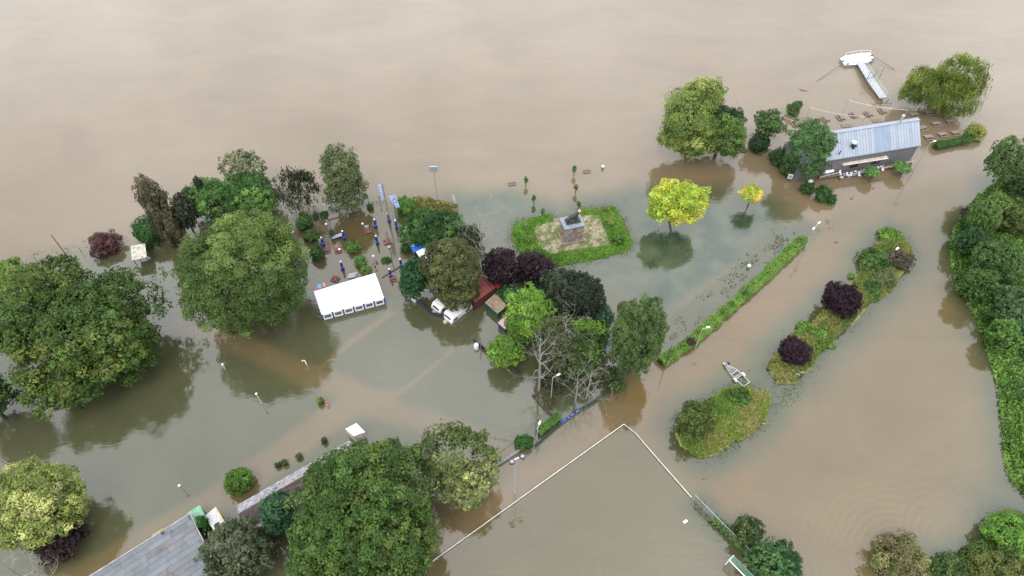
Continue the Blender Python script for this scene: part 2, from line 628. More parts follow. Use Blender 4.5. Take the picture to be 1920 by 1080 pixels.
def water_mat():
    m = bpy.data.materials.new("flood_water")
    m.use_nodes = True
    n, l = m.node_tree.nodes, m.node_tree.links
    n.remove(n["Principled BSDF"])
    out = n["Material Output"]

    def N(t, **k):
        q = n.new("ShaderNode" + t)
        for a, v in k.items():
            setattr(q, a, v)
        return q

    def math_(op, a, b=None, c=None):
        q = N("Math", operation=op)
        for i, v in enumerate((a, b, c)):
            if v is None:
                continue
            if isinstance(v, (int, float)):
                q.inputs[i].default_value = v
            else:
                l.new(v, q.inputs[i])
        return q.outputs[0]
    geo = N("NewGeometry")
    col = N("Attribute")
    col.attribute_name = "tint"
    clr = N("Attribute")
    clr.attribute_name = "clear"
    # suspended silt drifts in long soft streaks
    mp = N("Mapping")
    mp.inputs["Scale"].default_value = (0.035, 0.07, 1)
    mp.inputs["Rotation"].default_value = (0, 0, R_(12))
    l.new(geo.outputs["Position"], mp.inputs["Vector"])
    no = N("TexNoise")
    no.inputs["Scale"].default_value = 1.0
    no.inputs["Detail"].default_value = 6
    no.inputs["Roughness"].default_value = 0.6
    no.inputs["Distortion"].default_value = 0.8
    l.new(mp.outputs[0], no.inputs["Vector"])
    mr = N("MapRange")
    mr.inputs["From Min"].default_value = 0.3
    mr.inputs["From Max"].default_value = 0.7
    mr.inputs["To Min"].default_value = 0.90
    mr.inputs["To Max"].default_value = 1.10
    l.new(no.outputs["Fac"], mr.inputs["Value"])
    vs = N("VectorMath", operation='SCALE')
    l.new(col.outputs["Color"], vs.inputs[0])
    l.new(mr.outputs[0], vs.inputs["Scale"])
    mp3 = N("Mapping")
    mp3.inputs["Scale"].default_value = (0.16, 0.5, 1)
    mp3.inputs["Rotation"].default_value = (0, 0, R_(-9))
    l.new(geo.outputs["Position"], mp3.inputs["Vector"])
    n3 = N("TexNoise")
    n3.inputs["Scale"].default_value = 1.0
    n3.inputs["Detail"].default_value = 8
    n3.inputs["Roughness"].default_value = 0.7
    n3.inputs["Distortion"].default_value = 1.2
    l.new(mp3.outputs[0], n3.inputs["Vector"])
    f3 = math_('ADD', math_('MULTIPLY', n3.outputs["Fac"], 0.22), 0.89)
    l.new(math_('MULTIPLY', mr.outputs[0], f3), vs.inputs["Scale"])
    # ripples: wind chop everywhere, rings where something disturbs the car park
    r1 = N("TexNoise")
    r1.inputs["Scale"].default_value = 0.9
    r1.inputs["Detail"].default_value = 4
    r1.inputs["Roughness"].default_value = 0.55
    mp2 = N("Mapping")
    mp2.inputs["Scale"].default_value = (0.55, 1.3, 1)
    mp2.inputs["Rotation"].default_value = (0, 0, R_(-10))
    l.new(geo.outputs["Position"], mp2.inputs["Vector"])
    l.new(mp2.outputs[0], r1.inputs["Vector"])
    msk = N("TexNoise")
    msk.inputs["Scale"].default_value = 0.03
    msk.inputs["Detail"].default_value = 2
    l.new(geo.outputs["Position"], msk.inputs["Vector"])
    mskr = N("MapRange")
    mskr.inputs["From Min"].default_value = 0.4
    mskr.inputs["From Max"].default_value = 0.65
    mskr.inputs["To Min"].default_value = 0.35
    mskr.inputs["To Max"].default_value = 1.2
    l.new(msk.outputs["Fac"], mskr.inputs["Value"])
    h = math_('MULTIPLY', r1.outputs["Fac"], mskr.outputs[0])
    an = N('TexNoise')
    an.inputs['Scale'].default_value = 0.11
    an.inputs['Detail'].default_value = 3
    l.new(geo.outputs['Position'], an.inputs['Vector'])
    am = N('MapRange')
    am.inputs['From Min'].default_value = 0.30
    am.inputs['From Max'].default_value = 0.55
    l.new(an.outputs['Fac'], am.inputs['Value'])
    arc = am.outputs[0]
    wob = math_('MULTIPLY', math_('SUBTRACT', no.outputs["Fac"], 0.5), 22.0)
    for (cx, cy), wl_, amp, rad in RINGS:
        d = N("VectorMath", operation='DISTANCE')
        l.new(geo.outputs["Position"], d.inputs[0])
        d.inputs[1].default_value = (cx, cy, 0)
        ph = math_('ADD', math_('MULTIPLY', d.outputs["Value"], 2 * PI / wl_), wob)
        sn = math_('SINE', ph)
        fall = N("MapRange")
        fall.interpolation_type = 'SMOOTHSTEP'
        fall.inputs["From Min"].default_value = rad
        fall.inputs["From Max"].default_value = rad * 0.35
        fall.inputs["To Min"].default_value = 0
        fall.inputs["To Max"].default_value = amp
        l.new(d.outputs["Value"], fall.inputs["Value"])
        h = math_('ADD', h, math_('MULTIPLY', math_('MULTIPLY', sn, fall.outputs[0]), arc))
    bp = N("Bump")
    bp.inputs["Strength"].default_value = 1.0
    bp.inputs["Distance"].default_value = 0.035
    l.new(h, bp.inputs["Height"])
    df = N("BsdfDiffuse")
    l.new(vs.outputs[0], df.inputs["Color"])
    tr = N("BsdfTransparent")
    tr.inputs["Color"].default_value = (0.93, 0.95, 0.88, 1)
    mx = N("MixShader")
    l.new(clr.outputs["Fac"], mx.inputs[0])
    l.new(df.outputs[0], mx.inputs[1])
    l.new(tr.outputs[0], mx.inputs[2])
    gl = N("BsdfGlossy")
    gl.inputs["Roughness"].default_value = 0.035
    l.new(bp.outputs["Normal"], gl.inputs["Normal"])
    fr = N("Fresnel")
    fr.inputs["IOR"].default_value = 1.95
    l.new(bp.outputs["Normal"], fr.inputs["Normal"])
    m2 = N("MixShader")
    l.new(fr.outputs[0], m2.inputs[0])
    l.new(mx.outputs[0], m2.inputs[1])
    l.new(gl.outputs[0], m2.inputs[2])
    l.new(m2.outputs[0], out.inputs["Surface"])
    return m


RINGS = [(tuple(at2(1705, 1062)), 1.15, 0.26, 27.0), (tuple(at2(1760, 1000)), 1.3, 0.2, 10.0),
         (tuple(at2(1010, 1120)), 1.2, 0.13, 24.0), (tuple(at2(450, 905)), 0.9, 0.14, 6.5)]
sheet("ground", GZ, GC, None, ground_mat())
DEPTH = np.clip(-GZ, 0, 9)
CLEAR = np.clip(np.exp(-DEPTH / 0.15), 0, 1)
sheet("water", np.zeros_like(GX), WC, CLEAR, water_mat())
# ------------------------------------------------------------------ vegetation
RNG = np.random.default_rng(11)
LEAF_BUDGET = [0]
FOL = 1.0          # photo tone -> leaf pigment


def nrm(a):
    return a / (np.linalg.norm(a, axis=-1, keepdims=True) + 1e-9)


def leaf_cards(name, P, Nn, S, C, parent, aspect=0.6, droop=None):
    """kite-shaped folded leaves: P centres, Nn facing, S half lengths, C pigments"""
    n = len(P)
    LEAF_BUDGET[0] += n
    rnd = RNG.normal(size=(n, 3))
    if droop is not None:
        rnd = np.tile([[0, 0, -1.0]], (n, 1)) + RNG.normal(size=(n, 3)) * droop
        t1 = nrm(rnd)
        t2 = nrm(np.cross(Nn, t1))
    else:
        t1 = nrm(np.cross(Nn, rnd))
        t2 = nrm(np.cross(Nn, t1))
    S = S[:, None]
    V = np.stack([P - t1 * S, P + t2 * S * aspect - Nn * S * 0.25, P + t1 * S, P - t2 * S * aspect - Nn * S * 0.25], 1).reshape(-1, 3)
    V = V - ORG.get(parent.name, np.zeros(3)) if parent is not None else V
    me = bpy.data.meshes.new(name)
    me.vertices.add(4 * n)
    me.vertices.foreach_set("co", V.astype(np.float32).ravel())
    me.loops.add(4 * n)
    me.loops.foreach_set("vertex_index", np.arange(4 * n, dtype=np.int32))
    me.polygons.add(n)
    me.polygons.foreach_set("loop_start", np.arange(0, 4 * n, 4, dtype=np.int32))
    me.update(calc_edges=True)
    a = me.attributes.new("tint", 'FLOAT_COLOR', 'FACE')
    a.data.foreach_set("color", np.concatenate([np.clip(C, 0.002, 0.9), np.ones((n, 1))], 1).astype(np.float32).ravel())
    return link(name, me, LEAF, parent)


def pigment(srgb):
    p = lin(srgb) * FOL * np.array((1.06, 1.0, 1.0))
    return p + (p @ np.array((0.3, 0.6, 0.1)) - p) * 0.14


def crown_leaves(ells, cols, dens=24.0, rcf=0.19, style="", cap=52000, smin=0.3, ragged=0.22, patch=0.5):
    """clumped leaves over several ellipsoids (cx, cy, cz, rx, ry, rz). cols: list of pigments, mixed per clump."""
    Ps, Ns, Ss, Cs, limbs = [], [], [], [], []
    areas = [4 * PI * (((e[3] * e[4]) ** 1.6 + (e[3] * e[5]) ** 1.6 + (e[4] * e[5]) ** 1.6) / 3) ** (1 / 1.6) for e in ells]
    tot = sum(areas)
    n_all = min(int(cap * 1.1), max(260, int(tot * dens * 1.08)))
    s = max(smin * 0.5, 0.5 * math.sqrt(1.55 * tot / (n_all * 0.3)))
    for e, A in zip(ells, areas):
        c, Rr = np.array(e[:3]), np.array(e[3:6])
        Rm = float(np.prod(Rr) ** (1 / 3))
        rc = min(2.3, max(0.3, rcf * Rm))
        nc = max(10, int(A / (rc * rc * 1.75)))
        d = nrm(RNG.normal(size=(nc * 2, 3)))
        d = d[d[:, 2] > -0.72][:nc]
        nc = len(d)
        k1, k2 = RNG.normal(size=(2, 3, 3)) * 2.4
        lob = 1 + ragged * (np.sin(d @ k1 + 1.3).sum(1) / 3 + 0.7 * np.sin(2 * (d @ k2)).sum(1) / 3)
        rad = RNG.uniform(0.5, 1.0, nc) ** 0.4 * lob
        cc = c + d * rad[:, None] * Rr * (1 - 0.45 * rc / Rm)
        if style == "pine":
            cc = c + d * (rad ** 0.6)[:, None] * Rr * (1 - 0.3 * rc / Rm)
        limbs.append((c, Rr, cc))
        m = max(6, int(n_all * A / tot / nc))
        pick = RNG.random(nc)
        # one side of a crown may carry a different tone, in drifts
        drift = np.sin((cc - c) @ nrm(RNG.normal(size=3)) * 2.2 / Rm + RNG.uniform(0, 6))
        w = np.clip(0.5 + patch * drift + 0.45 * (pick - 0.5), 0, 0.999)
        ci = (w * len(cols)).astype(int)
        ccol = np.array(cols)[ci] * (1 + 0.2 * RNG.normal(size=(nc, 1)))
        rcs = rc * RNG.uniform(0.65, 1.3, (nc, 1))
        dd = nrm(RNG.normal(size=(nc, m, 3)) + 0.75 * d[:, None, :] + np.array([0, 0, 0.3]))
        sq = np.array([1, 1, 0.75])
        if style == "layer":
            sq = np.array([1.45, 1.45, 0.32])
        if style == "up":
            sq = np.array([0.6, 0.6, 1.5])
        rr = RNG.uniform(0.4, 1.0, (nc, m, 1)) ** 0.4
        spray = 1 + 0.35 * RNG.normal(size=(nc, m, 1)) * (RNG.random((nc, m, 1)) < 0.18)
        pos = cc[:, None, :] + dd * rr * spray * rcs[:, None, :] * sq
        Nn = nrm(dd * 0.9 + np.array([0, 0, 0.35]) + RNG.normal(size=(nc, m, 3)) * 0.36)
        if style in ("willow", "weep"):
            L = (1.1 if style == "willow" else 1.25) * rcs[:, None, :]
            strand = RNG.integers(0, 9, (nc, m))
            off = RNG.normal(size=(nc, 9, 3)) * np.array([0.6, 0.6, 0.25]) * rcs[:, None, :]
            base = np.take_along_axis(off, strand[..., None].repeat(3, 2), 1)
            tt = RNG.uniform(0, 1, (nc, m, 1)) ** 1.2
            out = np.array(d)[:, None, :] * np.array([1, 1, 0])
            pos = cc[:, None, :] + base + np.array([0, 0, -1.0]) * tt * L * 1.3 + out * np.sqrt(tt) * L * 0.35 + RNG.normal(size=(nc, m, 3)) * 0.06
            Nn = nrm(out + np.array([0, 0, 0.5]) + RNG.normal(size=(nc, m, 3)) * 0.5)
        jit = (1 + 0.16 * RNG.normal(size=(nc, m, 1)))
        hue = RNG.normal(size=(nc, m, 1)) * np.array([0.10, 0.03, 0.02])
        col = ccol[:, None, :] * jit * (1 + hue)
        if dens >= 20 and style not in ("willow", "weep"):      # inner foliage that closes the view to the limbs
            nf = int(nc * m * 0.22)
            fd = nrm(RNG.normal(size=(nf, 3)) + np.array([0, 0, 0.25]))
            flob = 1 + ragged * (np.sin(fd @ k1 + 1.3).sum(1) / 3 + 0.7 * np.sin(2 * (fd @ k2)).sum(1) / 3)
            Ps.append(c + fd * (RNG.uniform(0.55, 0.82, nf) * flob)[:, None] * Rr)
            Ns.append(nrm(fd + RNG.normal(size=(nf, 3)) * 0.4))
            Ss.append(s * RNG.uniform(1.0, 1.7, nf))
            Cs.append(np.array(cols)[RNG.integers(0, len(cols), nf)] * (1 + 0.15 * RNG.normal(size=(nf, 1))))
        Ps.append(pos.reshape(-1, 3))
        Ns.append(Nn.reshape(-1, 3))
        Ss.append(s * RNG.uniform(0.65, 1.35, nc * m))
        Cs.append(col.reshape(-1, 3))
    return np.concatenate(Ps), np.concatenate(Ns), np.concatenate(Ss), np.concatenate(Cs), limbs


def solve_ell(e, clear):
    """an outline seen in the photo (cx, cy, rx, ry[, height of centre]) -> a round crown standing on the ground"""
    cx, cy, rx, ry = e[:4]
    hc = e[4] if len(e) > 4 and e[4] else 5.0
    for _ in range(6):
        p = at(cx, cy, hc)
        k = ppm(p)
        Rr = rx / k
        v = p - np.array([0, 0, H])
        phi = math.asin(-v[2] / np.linalg.norm(v))
        a = ry / k
        V = math.sqrt(max(a * a - (Rr * math.sin(phi)) ** 2, (0.42 * a) ** 2)) / math.cos(phi)
        V = min(V, 2.4 * Rr, 1.5 * a)
        # depth radius: what is left of the outline's height once V is taken out
        D = math.sqrt(max(a * a - (V * math.cos(phi)) ** 2, (0.35 * a) ** 2)) / math.sin(phi)
        D = min(max(D, 0.6 * Rr), 1.25 * Rr)
        if len(e) > 4 and e[4]:
            break
        hc = V * (1 + clear)
    return [p[0], p[1], p[2], Rr * 1.02, D * 1.02, V * 1.02]


def tree(name, label, cat, ells, srgbs, clear=0.16, bark=None, dens=24.0, rcf=0.19, style="", ragged=0.22, group=None, lean=(0, 0), cap=52000, base=None, patch=0.5, aspect=0.6, nl=9, smin=0.3):
    E = [solve_ell(e, clear) for e in ells]
    cols = [pigment(c) for c in srgbs]
    lo = min(e[2] - e[5] for e in E)
    bx, by = (E[0][0], E[0][1]) if base is None else at2(*base)
    root = thing(name, label, cat, (bx, by, 0), group)
    P, Nn, S, C, limbs = crown_leaves(E, cols, dens, rcf, style, cap, smin, ragged, patch)
    P[:, 2] = np.maximum(P[:, 2], 0.02)
    leaf_cards("crown", P, Nn, S, C, root, aspect, 0.25 if style in ("willow", "weep") else None)
    mb = MB()
    top = np.array([E[0][0], E[0][1], E[0][2] + 0.35 * E[0][5]])
    r0 = max(0.12, 0.045 * E[0][3] + 0.02 * E[0][5])
    b0 = np.array([bx, by, -1.0])
    mid = b0 + (top - b0) * 0.5 + np.array([RNG.normal() * 0.15, RNG.normal() * 0.15, 0]) * E[0][3] * 0.3
    mb.tube([b0, b0 + (mid - b0) * 0.5, mid, top], [r0 * 1.25, r0, r0 * 0.75, r0 * 0.25], 8)
    for c, Rr, cc in limbs:
        k = min(nl, len(cc))
        for q in cc[RNG.choice(len(cc), k, replace=False)]:
            t = RNG.uniform(0.3, 0.75)
            s0 = b0 + (top - b0) * t if t > 0.5 else b0 + (mid - b0) * (t / 0.5)
            s0 = mid * (1 - abs(t - 0.5)) + s0 * abs(t - 0.5)
            m1 = s0 + (q - s0) * 0.5 + np.array([0, 0, 0.12 * Rr[2]])
            mb.tube([s0, m1, q], [r0 * 0.42, r0 * 0.26, r0 * 0.07], 5, False)
    build("trunk", mb, bark or BARK, root, smooth=True)
    return root


def shrub(name, label, ells, srgbs, cat="shrub", clear=-0.25, dens=40.0, rcf=0.3, style="", ragged=0.25, group=None, patch=0.4, aspect=0.6, flowers=None, cap=20000, smin=0.2):
    E = [solve_ell(e, clear) for e in ells]
    P, Nn, S, C, limbs = crown_leaves(E, [pigment(c) for c in srgbs], dens, rcf, style, cap, smin, ragged, patch)
    keep = P[:, 2] > -0.3
    P, Nn, S, C = P[keep], Nn[keep], S[keep], C[keep]
    root = thing(name, label, cat, (E[0][0], E[0][1], 0), group)
    leaf_cards("foliage", P, Nn, S, C, root, aspect)
    mb = MB()
    for c, Rr, cc in limbs:
        for q in cc[RNG.choice(len(cc), min(6, len(cc)), replace=False)]:
            mb.tube([(E[0][0], E[0][1], -0.7), (c * 0.5 + q * 0.5), q], [0.07, 0.05, 0.02], 4, False)
    build("stem", mb, BARK, root)
    if flowers is not None:
        for c, Rr, cc in limbs:
            up = [q for q in cc if q[2] > c[2] - 0.1 * Rr[2]]
            pick = RNG.choice(len(up), min(flowers, len(up)), replace=False)
            fp = c + (np.array([up[i] for i in pick]) - c) * 1.14
            nf = len(fp)
            FP = np.repeat(fp, 4, 0) + RNG.normal(size=(nf * 4, 3)) * 0.1
            fo = leaf_cards("blossom", FP, nrm(np.tile([[0, -0.4, 1.0]], (nf * 4, 1)) + RNG.normal(size=(nf * 4, 3)) * 0.3), np.full(nf * 4, 0.17), np.tile([[0.75, 0.72, 0.6]], (nf * 4, 1)), root, 0.8)
            fo["kind"] = "stuff"
    return root


def hedge(name, label, pts, w, h, srgbs, dens=55.0, z0=-0.1, ragged=0.18, cat="hedge"):
    """leaf-covered bank along photo points"""
    Pl = [at2(*p) for p in pts]
    ps, ns, cs = [], [], []
    cols = [pigment(c) for c in srgbs]
    for a, b in zip(Pl[:-1], Pl[1:]):
        L = np.linalg.norm(b - a)
        n = int(L * (w + 2 * h) * dens)
        t = RNG.random(n)
        d = (b - a) / L
        q = np.array([-d[1], d[0]])
        th = RNG.uniform(0, PI, n)
        bump = 1 + ragged * (fbm(a[0] + d[0] * t * L + q[0] * np.cos(th), a[1] + d[1] * t * L + q[1] * np.cos(th), 1.3, 9, 3))
        th = np.where(RNG.random(n) < 0.5, np.arccos(RNG.uniform(-0.85, 0.85, n)), th)
        cu = np.sign(np.cos(th)) * np.abs(np.cos(th)) ** 0.75
        su = np.abs(np.sin(th)) ** 0.4
        rr = RNG.uniform(0.8, 1.05, n)
        off = cu * w / 2 * bump * rr
        zz = z0 + su * h * bump * rr
        xy = a + d * (t * L)[:, None] + q * off[:, None]
        ps.append(np.column_stack([xy, zz]))
        ns.append(nrm(np.column_stack([q[0] * cu, q[1] * cu, su + 0.2]) + RNG.normal(size=(n, 3)) * 0.5))
        wv = np.clip(0.5 + 0.9 * fbm(xy[:, 0], xy[:, 1], 2.5, 31, 2) + 0.2 * RNG.normal(size=n), 0, 0.999)
        cs.append(np.array(cols)[(wv * len(cols)).astype(int)] * (1 + 0.18 * RNG.normal(size=(n, 1))))
    P = np.concatenate(ps)
    root = thing(name, label, cat, (*Pl[0], 0))
    leaf_cards("foliage", P, np.concatenate(ns), RNG.uniform(0.1, 0.2, len(P)) * math.sqrt(55 / dens), np.concatenate(cs), root)
    mb = MB()
    for a, b in zip(Pl[:-1], Pl[1:]):      # the dense woody inside
        d = (b - a) / np.linalg.norm(b - a)
        m = (a + b) / 2
        mb.box((m[0], m[1], (z0 - 0.7 + h * 0.55) / 2), (np.linalg.norm(b - a), w * 0.5, h * 0.55 - z0 + 0.7), math.atan2(d[1], d[0]))
    build("stem", mb, mat("hedge_wood", (0.025, 0.035, 0.012), 0.95, 0.3, 3), root)
    return root


def bare_tree(name, label, base, top, spread_m, m, depth=5, n0=9, group=None, low=0.35, r0=None, lift=0.55):
    b = np.array([*at2(*base), -0.8])
    # height from the photo's vertical run
    h = 2.0
    for z in np.arange(2, 26, 0.25):
        q = at(*top, z)
        h = z
        if np.hypot(*(q[:2] - b[:2])) < 0.35 + 0.0 * z or (q[1] - b[1]) < 0:
            break
    q = at(*top, h)
    tip = np.array([q[0] * 0.3 + b[0] * 0.7, q[1] * 0.3 + b[1] * 0.7, h])
    r0 = r0 or 0.022 * h / 2 + 0.04
    mb = MB()
    rng = np.random.default_rng(int(abs(base[0] * 7 + base[1])))

    def grow(p, d, L, r, lev):
        pts, rad = [p], [r]
        for i in range(3):
            d = d + rng.normal(size=3) * 0.16 + np.array([0, 0, 0.05])
            d /= np.linalg.norm(d)
            p = p + d * L / 3
            pts.append(p)
            rad.append(r * (1 - 0.27 * (i + 1)))
        mb.tube(pts, rad, 5 if lev < 2 else 3, False)
        if lev >= depth:
            return
        for k in range(3 if lev < 2 else 2):
            i = rng.integers(1, 4)
            nd = d + rng.normal(size=3) * 0.55
            nd /= np.linalg.norm(nd)
            grow(pts[i], nd, L * rng.uniform(0.5, 0.75), max(rad[i] * 0.65, 0.022), lev + 1)
    mb.tube([b, b + (tip - b) * 0.4 + rng.normal(size=3) * 0.1, b + (tip - b) * 0.75, tip], [r0, r0 * 0.8, r0 * 0.5, r0 * 0.15], 7, False)
    for k in range(n0):
        t = low + (0.97 - low) * (k + rng.random()) / n0
        a = k * 2.4 + rng.random()
        d = np.array([math.cos(a), math.sin(a), lift + 0.3 * rng.random()])
        d /= np.linalg.norm(d)
        grow(b + (tip - b) * t, d, spread_m * (1.15 - 0.6 * t), r0 * (0.62 - 0.42 * t), 2)
    root = thing(name, label, "tree", (b[0], b[1], 0), group)
    v = build("trunk", mb, m, root)
    return root


G_LIME = [(88, 114, 44), (108, 134, 58), (76, 104, 38)]
G_DARK = [(54, 84, 28), (66, 98, 32), (78, 106, 36), (98, 114, 36)]
# --- the big crowns on the meadow, left
tree("lime_tree", "huge round light green tree standing left of the white tent", "tree", [(455, 513, 116, 112)], G_LIME, dens=36, rcf=0.13, cap=70000, ragged=0.1, nl=5)
tree("spreading_tree", "huge dark green spreading tree with yellowing tufts at the left edge", "tree",
     [(143, 608, 120, 88, 9.5), (60, 590, 75, 80, 9.5), (220, 640, 66, 72, 8.0), (120, 720, 62, 50, 7.0), (108, 512, 50, 26, 11.5), (212, 540, 42, 26, 11.0)],
     G_DARK, dens=26, rcf=0.16, ragged=0.42, patch=0.25, nl=14)
tree("leafy_tree", "light green tree cut by the left edge beside the riverbank posts", "tree", [(10, 522, 42, 34)], [(110, 136, 50), (86, 112, 40)])
tree("shady_tree", "dark tree peeking in at the left edge above its wide reflection", "tree", [(-40, 742, 48, 62)], [(56, 84, 34), (74, 100, 38)])
tree("pale_tree", "pale yellow-green tree at lower left above the dark copper tree", "tree", [(60, 945, 80, 82)], [(150, 160, 78), (176, 184, 104), (128, 146, 62)], dens=34, rcf=0.16)
tree("copper_tree", "almost black copper tree under the pale yellow-green tree", "tree", [(108, 1003, 50, 42)], [(44, 30, 34), (60, 42, 44)], clear=0.05)
bare_tree("bare_tree", "small bare grey tree at the bottom left corner", (62, 1100), (52, 1050), 2.6, PALEBARK, 5, 7)
bare_tree("bare_tree", "bare grey branches right below the almost black copper tree", (108, 1095), (104, 1052), 2.4, PALEBARK, 5, 7)
# --- the group behind the lime
tree("maple_tree", "bright green broad double-crowned tree behind the huge round tree", "tree", [(392, 375, 42, 40), (468, 368, 50, 46)],
     [(76, 122, 44), (98, 142, 52), (60, 102, 40)], dens=28)
tree("larch_tree", "thin brown-grey leaning larch above the dark green shrub", "tree", [(290, 378, 25, 42, 9.0), (318, 425, 24, 45, 5.0)],
     [(92, 92, 64), (74, 80, 54), (104, 98, 76)], dens=26, rcf=0.3, ragged=0.4, style="up", base=(330, 455))
tree("cypress_tree", "dark narrow conifer squeezed between brown larch and bright maple", "tree", [(345, 400, 20, 55)], [(50, 62, 46), (66, 72, 54)], style="up", ragged=0.3)
tree("spruce_tree", "thin dark conifer tip poking above the bright green double crown", "tree", [(372, 345, 7, 20, 10)], [(48, 62, 48)], style="up")
tree("sparse_tree", "sparse grey-green tree rising behind the bright double crown", "tree", [(455, 314, 34, 27, 9)], [(112, 122, 86), (92, 108, 76)], dens=9, ragged=0.45, bark=PALEBARK)
shrub("round_shrub", "dark green round shrub beside the white-topped shelter", [(280, 433, 27, 30)], [(46, 92, 34), (70, 116, 46)])
shrub("purple_shrub", "reddish purple shrub on the bank left of the white-topped shelter", [(198, 457, 27, 22)], [(86, 52, 56), (66, 40, 48), (104, 70, 66)], ragged=0.4)
tree("weeping_tree", "loose weeping tree with dark hanging strands beside the birch", "tree", [(558, 350, 40, 42, 7.5)], [(66, 78, 56), (84, 94, 66), (56, 66, 50)], dens=13, style="weep", rcf=0.2, ragged=0.4, aspect=0.3, bark=PALEBARK, base=(570, 425))
tree("birch_tree", "tall grey-green birch right of the weeping tree at the garden fence", "tree", [(638, 318, 34, 38, 10.5), (648, 358, 34, 38, 6.0)], [(92, 108, 66), (110, 124, 78), (74, 92, 56)], dens=30, rcf=0.2, bark=PALEBARK, ragged=0.35, base=(652, 408))
# --- beer garden planting
for i, (cx, cy, rx, ry, lab) in enumerate([
        (570, 415, 16, 16, "dark green garden shrub, topmost of the left row of shrubs"), (582, 441, 13, 12, "dark green garden shrub, second of the left row from the bank"),
        (594, 474, 13, 15, "dark green garden shrub, last of the left row towards the tent"), (662, 462, 13, 12, "light green shrub in the garden below the striped bench table"),
        (676, 490, 12, 12, "light green shrub, middle one of three behind the tent"), (687, 508, 10, 10, "light green shrub touching the back edge of the white tent"),
        (592, 405, 6, 5, "tiny dark shrub at the garden fence left of the white gateway"), (607, 402, 8, 6, "small dark bush at the foot of the white gateway"),
        (694, 388, 6, 6, "small dark bush by the fence lantern right of the birch"), (724, 487, 10, 6, "low dark bush lying in the water by the globe lamp"),
        (762, 465, 11, 9, "dark bush in front of the blue roof in the garden"), (594, 446, 6, 5, "small yellow-green bush beside the grey board and parasol")]):
    shrub("garden_shrub", lab, [(cx, cy, rx, ry)], [(52, 88, 42), (74, 112, 52)] if i < 3 or 5 < i < 11 else [(84, 124, 50), (104, 142, 62)], dens=60)
for cx, cy, lab in ((553, 457, "purple-red bush, topmost of three beside the huge round tree"), (557, 470, "purple-red bush, middle one of three beside the huge round tree"), (546, 479, "purple-red bush, lowest of three beside the huge round tree")):
    shrub("red_shrub", lab, [(cx, cy, 7, 7)], [(98, 40, 54), (124, 60, 70)], dens=60)
tree("dwarf_conifer", "tiny green cone-shaped conifer behind the striped garden table", "tree", [(622, 437, 4, 8)], [(64, 88, 36)], dens=80, smin=0.2)
# --- trees round the caravans
shrub("amber_shrub", "yellowish brown-green thicket on the bank right of the flags", [(790, 388, 34, 20), (825, 392, 30, 17)], [(122, 118, 50), (140, 124, 58), (92, 104, 40)], dens=36)
shrub("bright_shrub", "fresh green bush right behind the striped flag", [(760, 388, 20, 19)], [(82, 128, 42), (62, 104, 38)])
tree("walnut_tree", "broad mid-green tree above the blue roof in the garden", "tree", [(815, 428, 66, 38)], [(54, 98, 36), (74, 120, 48), (44, 82, 34)], dens=28, ragged=0.3)
tree("olive_green_tree", "large olive-green tree towering over the two caravans", "tree", [(843, 505, 54, 58), (858, 548, 36, 32, 5.0)], [(84, 94, 48), (100, 108, 58), (70, 80, 40)], dens=30, rcf=0.17)
tree("dense_tree", "dark green dense tree left of the olive tree over the caravans", "tree", [(776, 526, 27, 37)], [(40, 84, 42), (54, 100, 50)], clear=0.05)
bare_tree("dead_tree", "bare white-branched tree between the olive tree and purple trees", (905, 505), (895, 408), 5.0, PALEBARK, 5, 13, low=0.3)
tree("purple_plum", "dark purple tree, left of the pair below the grassy monument island", "tree", [(938, 501, 33, 36)], [(46, 28, 38), (58, 38, 48)], clear=0.08, dens=32)
tree("purple_plum", "dark purple tree, right of the pair nearest the monument island", "tree", [(998, 501, 37, 33)], [(44, 28, 38), (58, 38, 50)], clear=0.08, dens=32)
tree("shade_tree", "small dark green tree behind the white dead branches", "tree", [(880, 445, 22, 22)], [(46, 66, 36), (58, 76, 44)], clear=0.05)
shrub("flowering_shrub", "dark green shrub dotted with white blossom beside brown-roofed shed", [(955, 554, 26, 23)], [(50, 94, 44), (70, 116, 54)], flowers=26)
tree("robinia_tree", "bright yellow-green tree in front of the pink-roofed hut", "tree", [(990, 590, 42, 48)], [(100, 146, 28), (124, 166, 36), (84, 128, 26)], dens=30, rcf=0.22)
tree("robinia_tree", "bright green tree at the water's edge by the dark curved screen", "tree", [(948, 659, 30, 33)], [(92, 136, 32), (110, 152, 38)], dens=34, rcf=0.2, clear=0.05)
tree("pine_tree", "broad grey-green pine in the middle of the wooded patch", "tree", [(1062, 550, 53, 50), (1098, 553, 40, 40, 7)], [(56, 72, 50), (70, 84, 58), (46, 60, 46)], dens=34, style="up", rcf=0.17)
tree("cedar_tree", "bluish green tree between the pine and the tall columnar tree", "tree", [(1130, 592, 22, 22)], [(50, 86, 62), (62, 98, 70)], clear=0.05)
tree("layered_tree", "bright green tree with flat layered branches above the blue lozenge banner", "tree", [(1092, 618, 38, 22, 7.0)], [(98, 142, 30), (82, 124, 30)], style="layer", rcf=0.3, dens=26)
tree("wild_tree", "mid-green ragged tree behind the two white birch skeletons", "tree", [(1095, 658, 34, 40)], [(76, 112, 36), (88, 122, 42), (62, 90, 36)], clear=0.1)
tree("wild_tree", "dull olive tree behind the taller bare birch", "tree", [(1048, 648, 42, 50)], [(76, 88, 50), (88, 98, 58)], dens=24, ragged=0.4, bark=PALEBARK)
shrub("under_shrub", "mid-green undergrowth between the robinia and the olive-brown tree", [(1012, 632, 26, 22)], [(78, 112, 40), (92, 124, 48)])
shrub("under_shrub", "dark undergrowth right of the bare rusty birch", [(1066, 700, 30, 16)], [(62, 80, 42), (74, 90, 50)], ragged=0.5)
